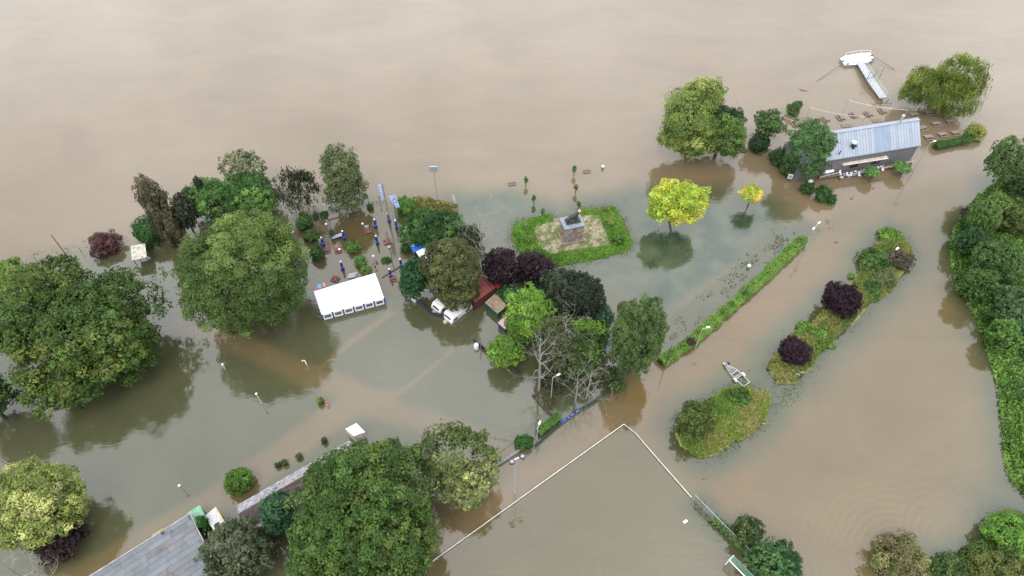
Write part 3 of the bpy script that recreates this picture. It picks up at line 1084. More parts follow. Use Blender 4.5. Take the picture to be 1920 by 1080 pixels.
shrub("under_shrub", "dark bush between pine and purple trees", [(1012, 545, 22, 18)], [(44, 62, 40), (54, 72, 46)])
tree("under_tree", "dark green tree filling the gap above the lozenge banner", "tree", [(1122, 640, 18, 24)], [(50, 76, 36), (60, 86, 40)], clear=0.0)
shrub("under_shrub", "dark green bush between red-roofed shed and olive-green tree", [(878, 545, 18, 18, 3.2)], [(56, 76, 36), (68, 86, 42)])
bare_tree("bare_birch", "bare birch with rusty lower trunk below the bright green trees", (1010, 735), (1008, 628), 3.8, PALEBARK, 5, 16, low=0.25, lift=0.45)
bare_tree("bare_birch", "tall bare white birch in front of the dull olive tree", (1055, 690), (1057, 600), 4.2, PALEBARK, 5, 14, low=0.3)
shrub("under_shrub", "dark brushwood between the bare rusty birch and the yard fence", [(1035, 712, 24, 15)], [(62, 70, 42), (78, 82, 54)], ragged=0.5, dens=26)
shrub("under_shrub", "olive brushwood behind the bare dead trees", [(1104, 702, 28, 18)], [(66, 76, 44), (80, 86, 56)], ragged=0.5, dens=26)
shrub("under_shrub", "low green brush at the foot of the columnar tree, inside the fence", [(1142, 700, 16, 14)], [(56, 84, 40), (70, 96, 46)], ragged=0.4)
bare_tree("dead_tree", "bare dead tree leaning over the upper end of the blue banner", (1078, 755), (1080, 695), 4.6, PALEBARK, 5, 10, low=0.25)
bare_tree("dead_tree", "bare dead tree by the corner of the pitch fence, rightmost of the bare ones", (1100, 748), (1112, 700), 4.6, PALEBARK, 5, 9, low=0.15, lift=0.3)
tree("hornbeam_tree", "tall dense columnar green tree at the end of the long hedge", "tree", [(1193, 636, 50, 74)], [(76, 104, 46), (92, 118, 54), (60, 86, 38)], dens=34, style="up", rcf=0.16, clear=0.04)
# --- trees in the flood, right
tree("plane_tree", "light yellow-green open tree, left half of the big pair above the yellow tree", "tree",
     [(1302, 228, 56, 52, 9.5), (1320, 176, 36, 30, 14.0), (1262, 258, 28, 22, 6.0), (1300, 272, 30, 20, 4.5)], [(118, 142, 58), (98, 126, 48), (136, 154, 68)], dens=26, rcf=0.26, ragged=0.35)
tree("chestnut_tree", "dark green dense tree, right half of the big pair above the yellow tree", "tree",
     [(1354, 246, 46, 52)], [(30, 62, 26), (40, 74, 30), (92, 124, 42)], dens=30, clear=0.08)
tree("golden_tree", "yellow-green tree standing alone on the flooded lawn", "tree", [(1246, 378, 26, 40, 7.5), (1285, 385, 34, 42, 7.0)],
     [(154, 184, 22), (178, 200, 26), (190, 194, 34)], dens=34, rcf=0.24, ragged=0.35, base=(1262, 440))
tree("golden_tree", "small golden yellow tree with green lower branches in the flood", "tree", [(1410, 363, 23, 15, 4.2)], [(204, 198, 30), (222, 190, 46), (160, 184, 24)], dens=50, rcf=0.3, base=(1402, 386))
tree("bank_tree", "mid-green tree standing over a dark round bush near the terrace", "tree", [(1443, 232, 27, 26, 5.6)], [(66, 98, 48), (82, 114, 54)], ragged=0.35, base=(1438, 270))
shrub("dark_bush", "dark round bush below the mid-green tree left of the restaurant", [(1423, 270, 18, 17)], [(42, 72, 40), (54, 86, 46)])
shrub("drift_bush", "bush on a leaning stump out in the river above the tables", [(1488, 204, 12, 13), (1497, 195, 7, 6, 2.4)], [(74, 106, 52), (92, 132, 56)], dens=50)
tree("ash_tree", "feathery green tree covering the left end of the restaurant roof", "tree", [(1519, 276, 40, 52)], [(74, 112, 58), (88, 126, 68), (60, 96, 48)], dens=30, rcf=0.2, ragged=0.3)
shrub("wall_shrub", "dark shrub growing along the annex wall, upper one", [(1462, 295, 18, 18)], [(46, 80, 38), (58, 92, 44)])
shrub("wall_shrub", "dark shrub growing along the annex wall, lower one by the notice board", [(1478, 316, 14, 17)], [(54, 88, 38), (68, 98, 44)])
tree("ball_tree", "small round-headed tree before the terrace chairs", "tree", [(1635, 322, 13, 11, 2.4)], [(86, 134, 62), (104, 150, 76)], dens=70, smin=0.2, base=(1632, 345))
tree("ball_tree", "small round-headed tree by the right end of the terrace", "tree", [(1692, 314, 16, 11, 2.4)], [(86, 134, 62), (104, 150, 76)], dens=70, smin=0.2, base=(1686, 338))
shrub("clipped_bush", "clipped round dark bush in front of the restaurant, left one", [(1515, 353, 12, 13)], [(44, 84, 32), (56, 96, 38)], dens=70)
shrub("clipped_bush", "double rounded dark bush in front of the restaurant, right one", [(1544, 364, 14, 16), (1558, 373, 10, 10)], [(48, 92, 34), (62, 106, 46)], dens=70)
tree("willow_tree", "large light green weeping willow over the picnic tables", "tree", [(1748, 160, 44, 40, 7.0), (1806, 142, 44, 38, 8.5), (1790, 182, 40, 38, 5.0), (1716, 166, 22, 32, 5.5)],
     [(122, 142, 50), (138, 156, 62), (100, 122, 44)], dens=46, style="willow", rcf=0.17, aspect=0.42, base=(1768, 205))
shrub("yellow_bush", "yellow-green bush at the end of the clipped hedge", [(1829, 248, 20, 15)], [(142, 150, 56), (110, 132, 50)])
hedge("clipped_hedge", "short clipped box hedge right of the restaurant", [(1750, 279), (1815, 266)], 2.2, 1.7, [(60, 104, 40), (84, 122, 48)])
hedge("long_hedge", "long light green hedge running diagonally beside the flooded road", [(1236, 682), (1290, 648), (1350, 595), (1420, 533), (1470, 486), (1502, 453)], 2.5, 1.4, [(106, 150, 46), (126, 166, 58), (88, 132, 40)], dens=75, ragged=0.4)
shrub("purple_bush", "small dull purple bush growing in the long hedge by a lamp post", [(1296, 640, 8, 7, 1.6)], [(76, 56, 52), (90, 66, 60)])
shrub("tip_bush", "small light bush at the upper end of the long hedge", [(1507, 448, 6, 6)], [(104, 142, 54)])
hedge("fence_hedge", "green hedge along the pitch fence between two lamp posts", [(1008, 815), (1048, 783)], 1.6, 1.4, [(92, 140, 46), (74, 118, 40)])
shrub("fence_bush", "dense green bush by the twin floodlight mast", [(982, 829, 20, 15)], [(54, 100, 34), (74, 124, 44)])
shrub("fence_bush", "green weeds under the columnar tree at the pitch corner", [(1158, 724, 18, 9)], [(70, 96, 40), (88, 116, 46)])
# --- sapling columns by the monument
for cx, cy, lab in ((986, 338, "slender sapling nearest the left riverside bench"), (1001, 371, "slender sapling, second in the left row to the monument"), (1018, 396, "slender sapling at the grass edge, left of the monument"),
                    (1077, 317, "slender sapling farthest out, beside the right riverside bench"), (1080, 351, "slender sapling, middle of the right row to the monument"), (1085, 383, "slender sapling at the grass edge, right of the monument")):
    tree("sapling", lab, "tree", [(cx, cy, 3.2, 11, 1.8)], [(72, 112, 46), (90, 128, 54)], dens=60, smin=0.22, group="saplings in two rows before the monument", nl=3)
# --- monument island
for cx, cy, rx, ry, lab, cc in ((986, 427, 7, 8, "yellow-green bush at the monument, upper of the left three", 0), (990, 450, 9, 9, "flowering yellowish bush at the monument, middle of the left three", 1),
                                (992, 469, 8, 8, "bright bush at the monument, lowest of the left three", 0), (1134, 397, 8, 6, "brownish bush at the far corner of the monument island", 2),
                                (1144, 417, 9, 11, "loose bush on the right side of the monument island", 1), (1158, 449, 11, 12, "round clipped bush at the right end of the monument island", 3)):
    shrub("island_bush", lab, [(cx, cy, rx, ry)], [[(92, 140, 44), (112, 154, 56)], [(120, 142, 56), (86, 124, 44)], [(118, 100, 76), (86, 96, 52)], [(66, 112, 34), (82, 128, 42)]][cc], dens=60)
# --- parking islands
tree("hawthorn_tree", "low ragged yellow-green tree at the near end of the short island", "tree", [(1304, 788, 32, 35)], [(78, 98, 36), (104, 122, 44), (60, 82, 32)], clear=0.0, dens=34, ragged=0.35)
shrub("island_shrub", "dark green shrub on the short island by the boat trailer", [(1386, 744, 22, 17)], [(66, 104, 36), (84, 128, 42)])
tree("purple_maple", "round dark purple tree, the larger one on the long island", "tree", [(1580, 562, 36, 35)], [(42, 24, 36), (54, 32, 46)], clear=0.05, dens=46, rcf=0.16)
tree("purple_maple", "dark purple tree, the smaller one on the long island", "tree", [(1490, 658, 27, 26)], [(44, 24, 38), (54, 32, 46)], clear=0.05, dens=46, rcf=0.16)
for cx, cy, rx, ry, lab, cc in ((1667, 441, 21, 13, "bright green shrub at the far tip of the long island", 0), (1640, 488, 28, 21, "dark green shrub behind the small purple bush on the island", 1),
                                (1688, 487, 23, 19, "brownish leafless shrub by the white lamp on the island", 2), (1657, 520, 24, 16, "grey-green shrub in the middle of the long island", 3),
                                (1638, 541, 17, 13, "mid-green shrub right of the larger purple tree", 1), (1506, 611, 12, 8, "light green low shrub, upper of two left of the purple trees", 0),
                                (1501, 622, 8, 7, "light green low shrub, lower of two left of the purple trees", 0), (1534, 627, 17, 11, "light green shrub between the two purple trees", 0),
                                (1560, 648, 7, 5, "small bright shrub at the water's edge of the long island", 0), (1632, 472, 8, 7, "small purple bush at the far end of the long island", 4),
                                (1597, 517, 6, 5, "small green shrub just above the larger purple tree", 0)):
    shrub("island_shrub", lab, [(cx, cy, rx, ry)], [[(92, 140, 40), (110, 154, 48)], [(58, 96, 34), (78, 116, 42)], [(98, 88, 74), (84, 84, 62)], [(96, 112, 64), (80, 106, 46)], [(78, 48, 66), (96, 62, 76)]][cc], dens=46)
shrub("flower_patch", "patch of white flowers beside the smaller purple tree", [(1492, 700, 14, 6)], [(86, 116, 52)], flowers=14, dens=40, cat="flowers")
# --- bottom centre and right
tree("horse_chestnut", "enormous dark green tree with yellowing leaves at the bottom centre", "tree",
     [(682, 940, 122, 106, 11.0), (618, 1008, 78, 72, 9.0), (730, 1010, 90, 85, 9.0), (650, 1075, 110, 60, 8.0)], [(64, 98, 32), (76, 112, 36), (60, 92, 30), (86, 114, 38), (98, 114, 40)], dens=26, rcf=0.14, ragged=0.22, cap=95000, patch=0.12)
tree("tree_of_heaven", "light airy tree right of the enormous tree above the pitch", "tree", [(852, 858, 66, 54, 8.0), (876, 908, 46, 46, 5.5)], [(132, 144, 82), (108, 124, 62), (82, 104, 46)], dens=17, ragged=0.4)
tree("yew_tree", "blue-green tree between the slate roof and the enormous tree", "tree", [(522, 962, 27, 48)], [(42, 84, 52), (54, 96, 58)], clear=0.0)
tree("silver_tree", "grey-green tree with pale twigs covering the corner of the flat roof", "tree", [(445, 1035, 62, 56)], [(82, 96, 66), (98, 110, 80), (60, 80, 46)], dens=26, ragged=0.35, bark=PALEBARK, nl=22)
tree("round_tree", "single round clipped tree beside the slate roof", "tree", [(447, 902, 27, 24)], [(76, 116, 26), (92, 130, 34)], clear=0.02, dens=60, rcf=0.16, ragged=0.06)
shrub("marker_shrub", "small light bush beside the red and white marker in the flood", [(600, 751, 5, 7)], [(112, 142, 40), (92, 118, 40)], dens=70)
shrub("yard_bush", "green bush squeezed between the flat roof and white louvred roof", [(381, 984, 12, 16, 2.2)], [(48, 92, 36), (62, 106, 42)])
for cx, cy, lab in ((521, 872, "white-flowering rose bush half drowned beside the slate roof"), (533, 868, "taller rose bush half drowned beside the slate roof"), (560, 856, "drowned weed clump at the slate roof, third from the left"),
                    (608, 826, "drowned weed clump near the end of the slate roof")):
    shrub("rose_bush", lab, [(cx, cy, 5, 6)], [(64, 82, 52), (80, 98, 60)], flowers=3 if cx == 521 else None, dens=60)
tree("fence_tree", "ragged tree at the wire fence, the upper left of the two", "tree", [(1402, 996, 26, 27)], [(70, 90, 42), (88, 104, 50), (56, 80, 38)], clear=0.0, ragged=0.4)
tree("fence_tree", "broad dark green tree at the wire fence by the goal", "tree", [(1455, 1052, 52, 36)], [(44, 86, 46), (60, 104, 52), (78, 118, 56)], clear=0.0)
hedge("ivy_hedge", "ivy and brambles running along the wire fence of the pitch", [(1335, 972), (1375, 1010), (1425, 1062), (1450, 1090)], 1.6, 1.1, [(78, 116, 44), (100, 132, 54), (60, 92, 40)], ragged=0.5)
shrub("twiggy_bush", "brownish twiggy bush at the bottom edge, right of the car park ripples", [(1690, 1050, 50, 42)], [(132, 132, 76), (108, 122, 60), (122, 114, 78)], dens=44, ragged=0.3)
shrub("corner_bush", "dark green bush right of the brownish twiggy bush", [(1785, 1062, 36, 24)], [(62, 92, 38), (80, 106, 44)])
shrub("corner_bush", "dark olive bush in the lower right corner", [(1862, 1055, 50, 36)], [(70, 96, 36), (104, 112, 44)])
shrub("corner_bush", "bright green bush in the lower right corner, above the olive bush", [(1892, 1000, 46, 36)], [(90, 142, 36), (112, 160, 48)])
# --- the right bank
tree("leaning_poplar", "poplar leaning over the flood at the top of the right bank", "tree", [(1890, 300, 38, 40, 9.5)], [(78, 106, 52), (96, 122, 66), (62, 90, 44)], style="up", rcf=0.2, base=(1900, 370))
tree("bank_poplar", "light green pointed tree in the middle of the right bank thicket", "tree", [(1845, 405, 30, 28, 6), (1868, 385, 22, 20, 7)], [(78, 112, 42), (94, 126, 50)], style="up")
tree("bank_tree", "olive-green tree on the bank by the right edge", "tree", [(1900, 415, 34, 34)], [(86, 104, 38), (72, 96, 38)])
tree("bank_tree", "bluish dark tree on the bank left of the poplars", "tree", [(1822, 455, 26, 28)], [(50, 88, 44), (62, 100, 50)], clear=0.0)
tree("bank_tree", "dark green broad tree at half height of the right bank", "tree", [(1870, 490, 44, 42)], [(56, 92, 38), (72, 106, 44)], clear=0.0)
tree("bank_tree", "grey-green round tree at the right edge of the bank", "tree", [(1905, 575, 42, 38)], [(72, 104, 58), (86, 116, 66)], clear=0.0)
tree("bank_tree", "deep green tree leaning to the water under the bank's bend", "tree", [(1835, 535, 30, 34)], [(58, 94, 36), (70, 104, 40)], clear=0.0)
tree("bank_tree", "very dark tree in the upper corner of the right bank", "tree", [(1915, 355, 30, 28)], [(44, 76, 38), (56, 88, 44)], clear=0.0)
tree("bank_tree", "mid-green tree spilling over the bank below the grey-green one", "tree", [(1880, 630, 26, 32)], [(70, 112, 36), (86, 128, 42)], clear=-0.1)
shrub("bank_shrub", "grey-purple bare shrub on the bank's left rim", [(1813, 398, 13, 7, 3)], [(76, 72, 72), (66, 66, 60)])


def thicket(name, poly, n, hmax, srgbs, inset, blob):
    """undergrowth that reads as one mass"""
    P = np.array(poly)
    lo, hi = P.min(0), np.minimum(P.max(0), [175, 400])
    q = RNG.uniform(lo, hi, (n * 3, 2))
    d = sdist(poly, q[:, 0], q[:, 1])
    q, d = q[d > inset], d[d > inset]
    q, d = q[:n], d[:n]
    hh = hmax * (0.45 + 0.55 * np.clip(d / 6, 0, 1)) * (0.85 + 0.6 * fbm(q[:, 0], q[:, 1], blob, 8, 3))
    # mounded top: steep-sided clumps
    z = hh * RNG.uniform(0.72, 1.0, len(q)) + 0.02 * d
    g = 0.35
    nx = -(fbm(q[:, 0] + g, q[:, 1], blob, 8, 3) - fbm(q[:, 0] - g, q[:, 1], blob, 8, 3)) * hmax
    ny = -(fbm(q[:, 0], q[:, 1] + g, blob, 8, 3) - fbm(q[:, 0], q[:, 1] - g, blob, 8, 3)) * hmax
    Nn = nrm(np.column_stack([nx, ny, np.ones(len(q)) * 0.8]) + RNG.normal(size=(len(q), 3)) * 0.45)
    rim = d < inset + 1.6
    z = np.where(rim, z * RNG.uniform(0.05, 1, len(q)), z)
    w = np.clip(0.5 + 1.0 * fbm(q[:, 0], q[:, 1], 7, 18, 3) + 0.15 * RNG.normal(size=len(q)), 0, 0.999)
    cols = np.array([pigment(c) for c in srgbs])
    C = cols[(w * len(cols)).astype(int)] * (1 + 0.18 * RNG.normal(size=(len(q), 1)))
    o = leaf_cards(name, np.column_stack([q, z]), Nn, RNG.uniform(0.16, 0.32, len(q)), C, None)
    o["kind"] = "stuff"
    o["label"] = "dense green undergrowth covering the ground"
    return o


BANK_VIEW = gpoly([(1852, 355), (1800, 430), (1790, 470), (1800, 530), (1832, 585), (1862, 660), (1885, 740), (1895, 850), (1905, 905), (1945, 950), (2060, 950), (2060, 330), (1930, 310)])
thicket("undergrowth", BANK_VIEW, 80000, 3.6, [(56, 92, 36), (74, 112, 40), (116, 152, 48), (92, 130, 44), (66, 104, 46)], -0.3, 4.0)
thicket("undergrowth", gpoly([(1866, 650), (1885, 735), (1897, 850), (1908, 905), (1940, 940), (1990, 940), (1960, 660)]), 16000, 2.2, [(98, 146, 40), (120, 164, 46), (80, 124, 38)], -0.2, 3.0)
thicket("undergrowth", gpoly([(1860, 965), (1840, 1010), (1790, 1060), (1720, 1090), (1720, 1120), (2000, 1120), (2000, 970), (1920, 966)]), 9000, 1.6, [(70, 104, 36), (100, 140, 44)], 0.0, 4.0)


def meadow_grass(name, poly, n, h, srgbs, hole=None, zadd=0.0):
    P = np.array(poly)
    q = RNG.uniform(P.min(0), P.max(0), (n * 3, 2))
    d = sdist(poly, q[:, 0], q[:, 1])
    ok = d > 0.35 + 1.2 * fbm(q[:, 0], q[:, 1], 4, 61, 3)
    if hole is not None:
        dh = sdist(hole, q[:, 0], q[:, 1])
        ok &= (dh < 0.4) | (RNG.random(len(q)) < 0.06)
    q = q[ok][:n]
    zz = np.maximum(land(q[:, 0], q[:, 1])[0], -0.15)
    cols = np.array([pigment(c) for c in srgbs])
    w = np.clip(0.5 + 1.1 * fbm(q[:, 0], q[:, 1], 6, 40, 3) + 0.15 * RNG.normal(size=len(q)), 0, 0.999)
    C = cols[(w * len(cols)).astype(int)] * (1 + 0.2 * RNG.normal(size=(len(q), 1)))
    S = RNG.uniform(0.6, 1.3, len(q)) * h * 0.5
    Nn = nrm(np.column_stack([RNG.normal(size=(len(q), 2)) * 0.7, np.full(len(q), 1.2)]))
    o = leaf_cards(name, np.column_stack([q, zz + S * 0.5]), Nn, S, C, None, 0.3, 0.7)
    o["kind"] = "stuff"
    o["label"] = "grass growing on the island above the flood"


meadow_grass("grass", ISLE_STATUE, 15000, 0.5, [(98, 150, 34), (118, 168, 44), (84, 134, 30)], GRAVEL)
meadow_grass("grass", ISLE_NEAR, 20000, 0.95, [(108, 150, 50), (134, 162, 62), (162, 160, 96)])
meadow_grass("grass", ISLE_LONG, 30000, 0.9, [(104, 134, 54), (138, 146, 76), (164, 156, 92), (98, 136, 50)])


def weeds(name, label, pts, w, n, srgbs, h=0.5):
    """half-drowned weeds along a line of photo points"""
    Pl = [at2(*p) for p in pts]
    ps = []
    for a, b in zip(Pl[:-1], Pl[1:]):
        ps.append(a + (b - a) * RNG.random((n, 1)) + RNG.normal(size=(n, 2)) * w / 2)
    q = np.concatenate(ps)
    keep = fbm(q[:, 0], q[:, 1], 2.2, 51, 3) > 0.12
    q = q[keep]
    cols = np.array([pigment(c) for c in srgbs])
    C = cols[RNG.integers(0, len(cols), len(q))] * (1 + 0.2 * RNG.normal(size=(len(q), 1)))
    o = leaf_cards(name, np.column_stack([q, RNG.uniform(-0.05, h, len(q)) ** 1.0]), nrm(RNG.normal(size=(len(q), 3)) + [0, 0, 1]), RNG.uniform(0.08, 0.18, len(q)), C, None)
    o["kind"] = "stuff"
    o["label"] = label


weeds("weeds", "half-drowned weeds between path and long hedge", [(1275, 610), (1320, 575), (1360, 545), (1400, 500), (1450, 470), (1480, 432)], 2.6, 380, [(66, 90, 52), (84, 110, 56), (58, 74, 50)], 0.25)
weeds("weeds", "half-drowned weeds round the signpost past the hedge", [(1470, 440), (1500, 470), (1535, 410), (1550, 425)], 1.6, 160, [(66, 92, 52), (84, 112, 56)], 0.2)
weeds("weeds", "weeds and brushwood under the bare trees", [(1030, 770), (1060, 735), (1110, 720), (1150, 735)], 3.6, 1500, [(82, 84, 58), (96, 92, 68), (66, 80, 46)], 0.7)
weeds("weeds", "weeds growing through the pitch fence", [(1300, 938), (1340, 980), (1380, 1010)], 1.8, 300, [(90, 112, 66), (110, 130, 80)], 0.5)
weeds("weeds", "weeds emerging along the flooded riverbank", [(60, 476), (150, 458), (240, 440)], 1.2, 110, [(70, 88, 62)], 0.1)

for poly, nm in ((ISLE_NEAR, "half-drowned grass fringing the short island"), (ISLE_LONG, "half-drowned grass fringing the long island"), (ISLE_STATUE, "half-drowned grass fringing the monument island")):
    P = np.array(poly)
    q = RNG.uniform(P.min(0) - 3, P.max(0) + 3, (60000, 2))
    dd_ = sdist(P, q[:, 0], q[:, 1])
    p_ = np.clip(1 - np.abs(dd_ - (0.2 if poly is ISLE_STATUE else 0.3)) / 1.9, 0, 1) * (fbm(q[:, 0], q[:, 1], 2.0, 71, 3) > 0.0)
    q = q[RNG.random(len(q)) < p_ * 0.42]
    cols = np.array([pigment(k) for k in ((88, 124, 62), (104, 138, 70), (128, 140, 88), (76, 112, 66))])
    C = cols[RNG.integers(0, 4, len(q))] * (1 + 0.2 * RNG.normal(size=(len(q), 1)))
    o = leaf_cards("fringe_grass", np.column_stack([q, RNG.uniform(-0.06, 0.14, len(q))]), nrm(RNG.normal(size=(len(q), 3)) * 0.5 + [0, 0, 1]), RNG.uniform(0.09, 0.22, len(q)), C, None, 0.35)
    o["kind"] = "stuff"
    o["label"] = nm

thicket("bank_grass", strip_poly([(1850, 368), (1803, 432), (1794, 470), (1804, 528), (1836, 583), (1866, 658), (1889, 740), (1899, 850), (1909, 905)], 2.6), 16000, 1.3, [(92, 138, 42), (112, 156, 50), (78, 122, 42)], -0.4, 2.5)
weeds("weeds", "half-drowned weeds linking the two islands", [(1400, 722), (1445, 705), (1480, 728), (1450, 765)], 3.2, 520, [(84, 112, 62), (104, 126, 72), (120, 130, 82)], 0.12)
weeds("weeds", "drowned grass tufts on the lawn between monument and hedge", [(1200, 560), (1290, 500), (1400, 410)], 9.0, 160, [(80, 112, 64), (96, 128, 72)], 0.04)
# ------------------------------------------------------------------ buildings and structures
Z3 = np.array([0, 0, 1.0])


def v3(p, z):
    return np.array([p[0], p[1], z])


def roof_on_walls(name, label, cat, corners, z, roof_m, wall_m, t=0.12, inset=0.12, z0=-0.8, rise=0.0, ridge_m=None, sheets=0, sheet_name="roof_panel"):
    """hut seen from above: roof corners given in the photo (in order round), standing at height z"""
    Q = [at(*c, z) for c in corners]
    c0 = sum(Q) / 4
    root = thing(name, label, cat, (c0[0], c0[1], 0))
    W = [c0 + (q - c0) * (1 - inset / 2) for q in Q]
    mb = MB().prism([w[:2] for w in W], z0, z - t - 0.01)
    build("wall", mb, wall_m, root)
    if rise > 0:            # ridge joins the midpoints of sides 0-1 and 2-3
        a, b = (Q[0] + Q[1]) / 2 + Z3 * rise, (Q[2] + Q[3]) / 2 + Z3 * rise
        fields = [(Q[0], a, b, Q[3]), (a, Q[1], Q[2], b)]
        gb = MB()
        for p, q, r in ((Q[0], Q[1], a), (Q[2], Q[3], b)):
            p2, q2, r2 = [c0 + (k - c0) * 0.985 - Z3 * 0.06 for k in (p, q, r)]
            gb.add([p2, q2, r2], [(0, 1, 2)])
        build("gable", gb, wall_m, root)
    else:
        fields = [tuple(Q)]
    for f in fields:
        if sheets:
            for k in range(sheets):
                u0, u1 = k / sheets, (k + 1) / sheets - 0.012
                P = [f[0] + (f[3] - f[0]) * u0, f[1] + (f[2] - f[1]) * u0, f[1] + (f[2] - f[1]) * u1, f[0] + (f[3] - f[0]) * u1]
                build(sheet_name, MB().slab([p + Z3 * random.uniform(0, 0.012) for p in P], t), roof_m, root)
        else:
            build("roof", MB().slab(f, t), roof_m, root, bevel=0.02)
    return root, Q


# --- white party tent
TENT = [at(588, 546, 1.8), at(603, 590, 1.8), at(720, 559, 1.8), at(703, 512, 1.8)]
TW = mat("tent_canvas", (0.86, 0.86, 0.86), 0.6, 0.015, 0.8)
tc_ = sum(TENT) / 4
tent = thing("party_tent", "white party tent with blue-striped windowed side standing in the flood", "tent", (tc_[0], tc_[1], 0))
ra, rb = (TENT[0] + TENT[1]) / 2 + Z3 * 0.75, (TENT[2] + TENT[3]) / 2 + Z3 * 0.75
for f in ((TENT[0], ra, rb, TENT[3]), (ra, TENT[1], TENT[2], rb)):
    mb = MB()
    for k in range(6):
        u0, u1 = k / 6, (k + 1) / 6
        g = [f[0] + (f[3] - f[0]) * u0, f[1] + (f[2] - f[1]) * u0, f[1] + (f[2] - f[1]) * u1, f[0] + (f[3] - f[0]) * u1]
        mb.slab(g, 0.03)
    build("canopy", mb, TW, tent)
mb = MB()
for a, b, c in ((TENT[0], TENT[1], ra), (TENT[2], TENT[3], rb)):
    i_ = [tc_ + (k - tc_) * 0.99 - Z3 * 0.05 for k in (a, b, c)]
    mb.add(i_, [(0, 1, 2)])
build("gable", mb, TW, tent)
BLUEWALL = mat("tent_blue", (0.015, 0.05, 0.19), 0.7, 0.1, 2)
PVC = mat("clear_film", (0.05, 0.055, 0.075), 0.12, 0.3, 3, spec=0.7)
e_ = TENT[2] - TENT[1]
eL = np.linalg.norm(e_)
ex = e_ / eL
ey = np.array([-ex[1], ex[0], 0])       # into the tent
base1 = TENT[1] + ey * 0.07
for k in range(6):
    a, b = base1 + e_ * (k / 6), base1 + e_ * ((k + 1) / 6)
    m_ = (a + b) / 2
    w = build("side_panel", MB().box((*(m_[:2]), 0.4), (eL / 6 - 0.34, 0.05, 2.7), 0, (ex, ey, Z3)), TW, tent)
    for s in (a, b) if k == 0 else (b,):
        build("blue_stripe", MB().box((*((s + ey * 0.01)[:2]), 0.4), (0.33, 0.05, 2.7), 0, (ex, ey, Z3)), BLUEWALL, tent)
    for ci in range(5):
        for cj in range(2):
            c = m_ + ex * ((ci - 2) * 0.25) - ey * 0.035
            build("pane", MB().box((*c[:2], 0.62 + cj * 0.42), (0.2, 0.03, 0.36), 0, (ex, ey, Z3)), PVC, w)
    build("window_frame", MB().box((*((m_ - ey * 0.03)[:2]), 0.83), (1.34, 0.03, 0.94), 0, (ex, ey, Z3)), mat("frame_grey", (0.3, 0.31, 0.36), 0.6), w)
for a, b in ((TENT[0], TENT[1]), (TENT[2], TENT[3]), (TENT[3], TENT[0])):
    m_ = tc_ + ((a + b) / 2 - tc_) * 0.985
    d_ = (b - a) / np.linalg.norm(b - a)
    build("side_panel", MB().box((*m_[:2], 0.4), (np.linalg.norm(b - a) - 0.3, 0.05, 2.7), math.atan2(d_[1], d_[0])), TW, tent)

# --- restaurant with standing-seam metal roof
ZE = 5.0
A_, B_ = at(1500, 309, ZE), at(1727, 272, ZE)
hx = (B_ - A_) / np.linalg.norm(B_ - A_)
hn = np.array([-hx[1], hx[0], 0])
HL = np.linalg.norm(B_ - A_)
house = thing("restaurant", "grey timber-clad restaurant with pale blue metal roof among picnic tables", "restaurant", (*((A_ + B_) / 2 + hn * 4)[:2], 0))
CLAD = mat("grey_cladding", (0.145, 0.145, 0.155), 0.75, 0.2, 3, bump=0.3)
ROOFM = [mat("zinc_%s" % k, c, 0.45, 0.05, 0.7, metal=0.25) for k, c in (("a", (0.31, 0.35, 0.405)), ("b", (0.27, 0.31, 0.37)), ("c", (0.23, 0.28, 0.37)))]
RW, RH = 4.0, 4.3
core = MB().prism([(A_ + hn * 0.3)[:2], (B_ + hn * 0.3 - hx * 0.3)[:2], (B_ + hn * 7.6 - hx * 0.3)[:2], (A_ + hn * 7.6)[:2]], -0.8, ZE - 0.1)
o = build("wall", core, CLAD, house)
for k in range(9):        # clapboards on the river-road face
    z = 0.6 + k * 0.48
    build("clapboard", MB().box((*((A_ + B_) / 2 + hn * 0.27 - hx * 0.15)[:2], z + 0.22), (HL - 0.3, 0.05, 0.455), 0, (hx, hn, Z3)), CLAD, o)
build("gable", MB().add([v3(B_ - hx * 0.3 + hn * 0.3, ZE - 0.1), v3(B_ - hx * 0.3 + hn * 7.6, ZE - 0.1), v3(B_ - hx * 0.3 + hn * RW, ZE + RH - 0.2)], [(0, 1, 2)]).add(
    [v3(A_ + hn * 0.3, ZE - 0.1), v3(A_ + hn * 7.6, ZE - 0.1), v3(A_ + hn * RW, ZE + RH - 0.2)], [(0, 2, 1)]), CLAD, house)
NP = 44
roof = build("roof", MB().slab([A_ + Z3 * -0.07, B_ - Z3 * 0.07, B_ + hn * RW + Z3 * (RH - 0.07), A_ + hn * RW + Z3 * (RH - 0.07)], 0.08).slab(
    [A_ + hn * 8 - Z3 * 0.07, B_ + hn * 8 - Z3 * 0.07, B_ + hn * RW + Z3 * (RH - 0.07), A_ + hn * RW + Z3 * (RH - 0.07)], 0.08), STEEL, house)
for k in range(NP):
    u0, u1 = A_ + hx * HL * k / NP, A_ + hx * (HL * (k + 1) / NP - 0.05)
    m_ = ROOFM[2] if 27 <= k < 33 else ROOFM[0] if (k * 7 % 5) else ROOFM[1]
    build("roof_panel", MB().slab([u0, u1, u1 + hn * RW + Z3 * RH, u0 + hn * RW + Z3 * RH], 0.05), m_, roof)
    if k < NP - 1:
        s = A_ + hx * (HL * (k + 1) / NP - 0.025) + Z3 * 0.04
        build("roof_seam", MB().tube([s, s + hn * RW + Z3 * RH], 0.035, 4), ROOFM[1], roof)
for k in range(0, NP, 2):
    u0, u1 = A_ + hx * HL * k / NP + hn * 8, A_ + hx * (HL * (k + 2) / NP - 0.05) + hn * 8
    build("roof_panel", MB().slab([u0, u1, u1 - hn * RW + Z3 * RH, u0 - hn * RW + Z3 * RH], 0.05), ROOFM[0], roof)
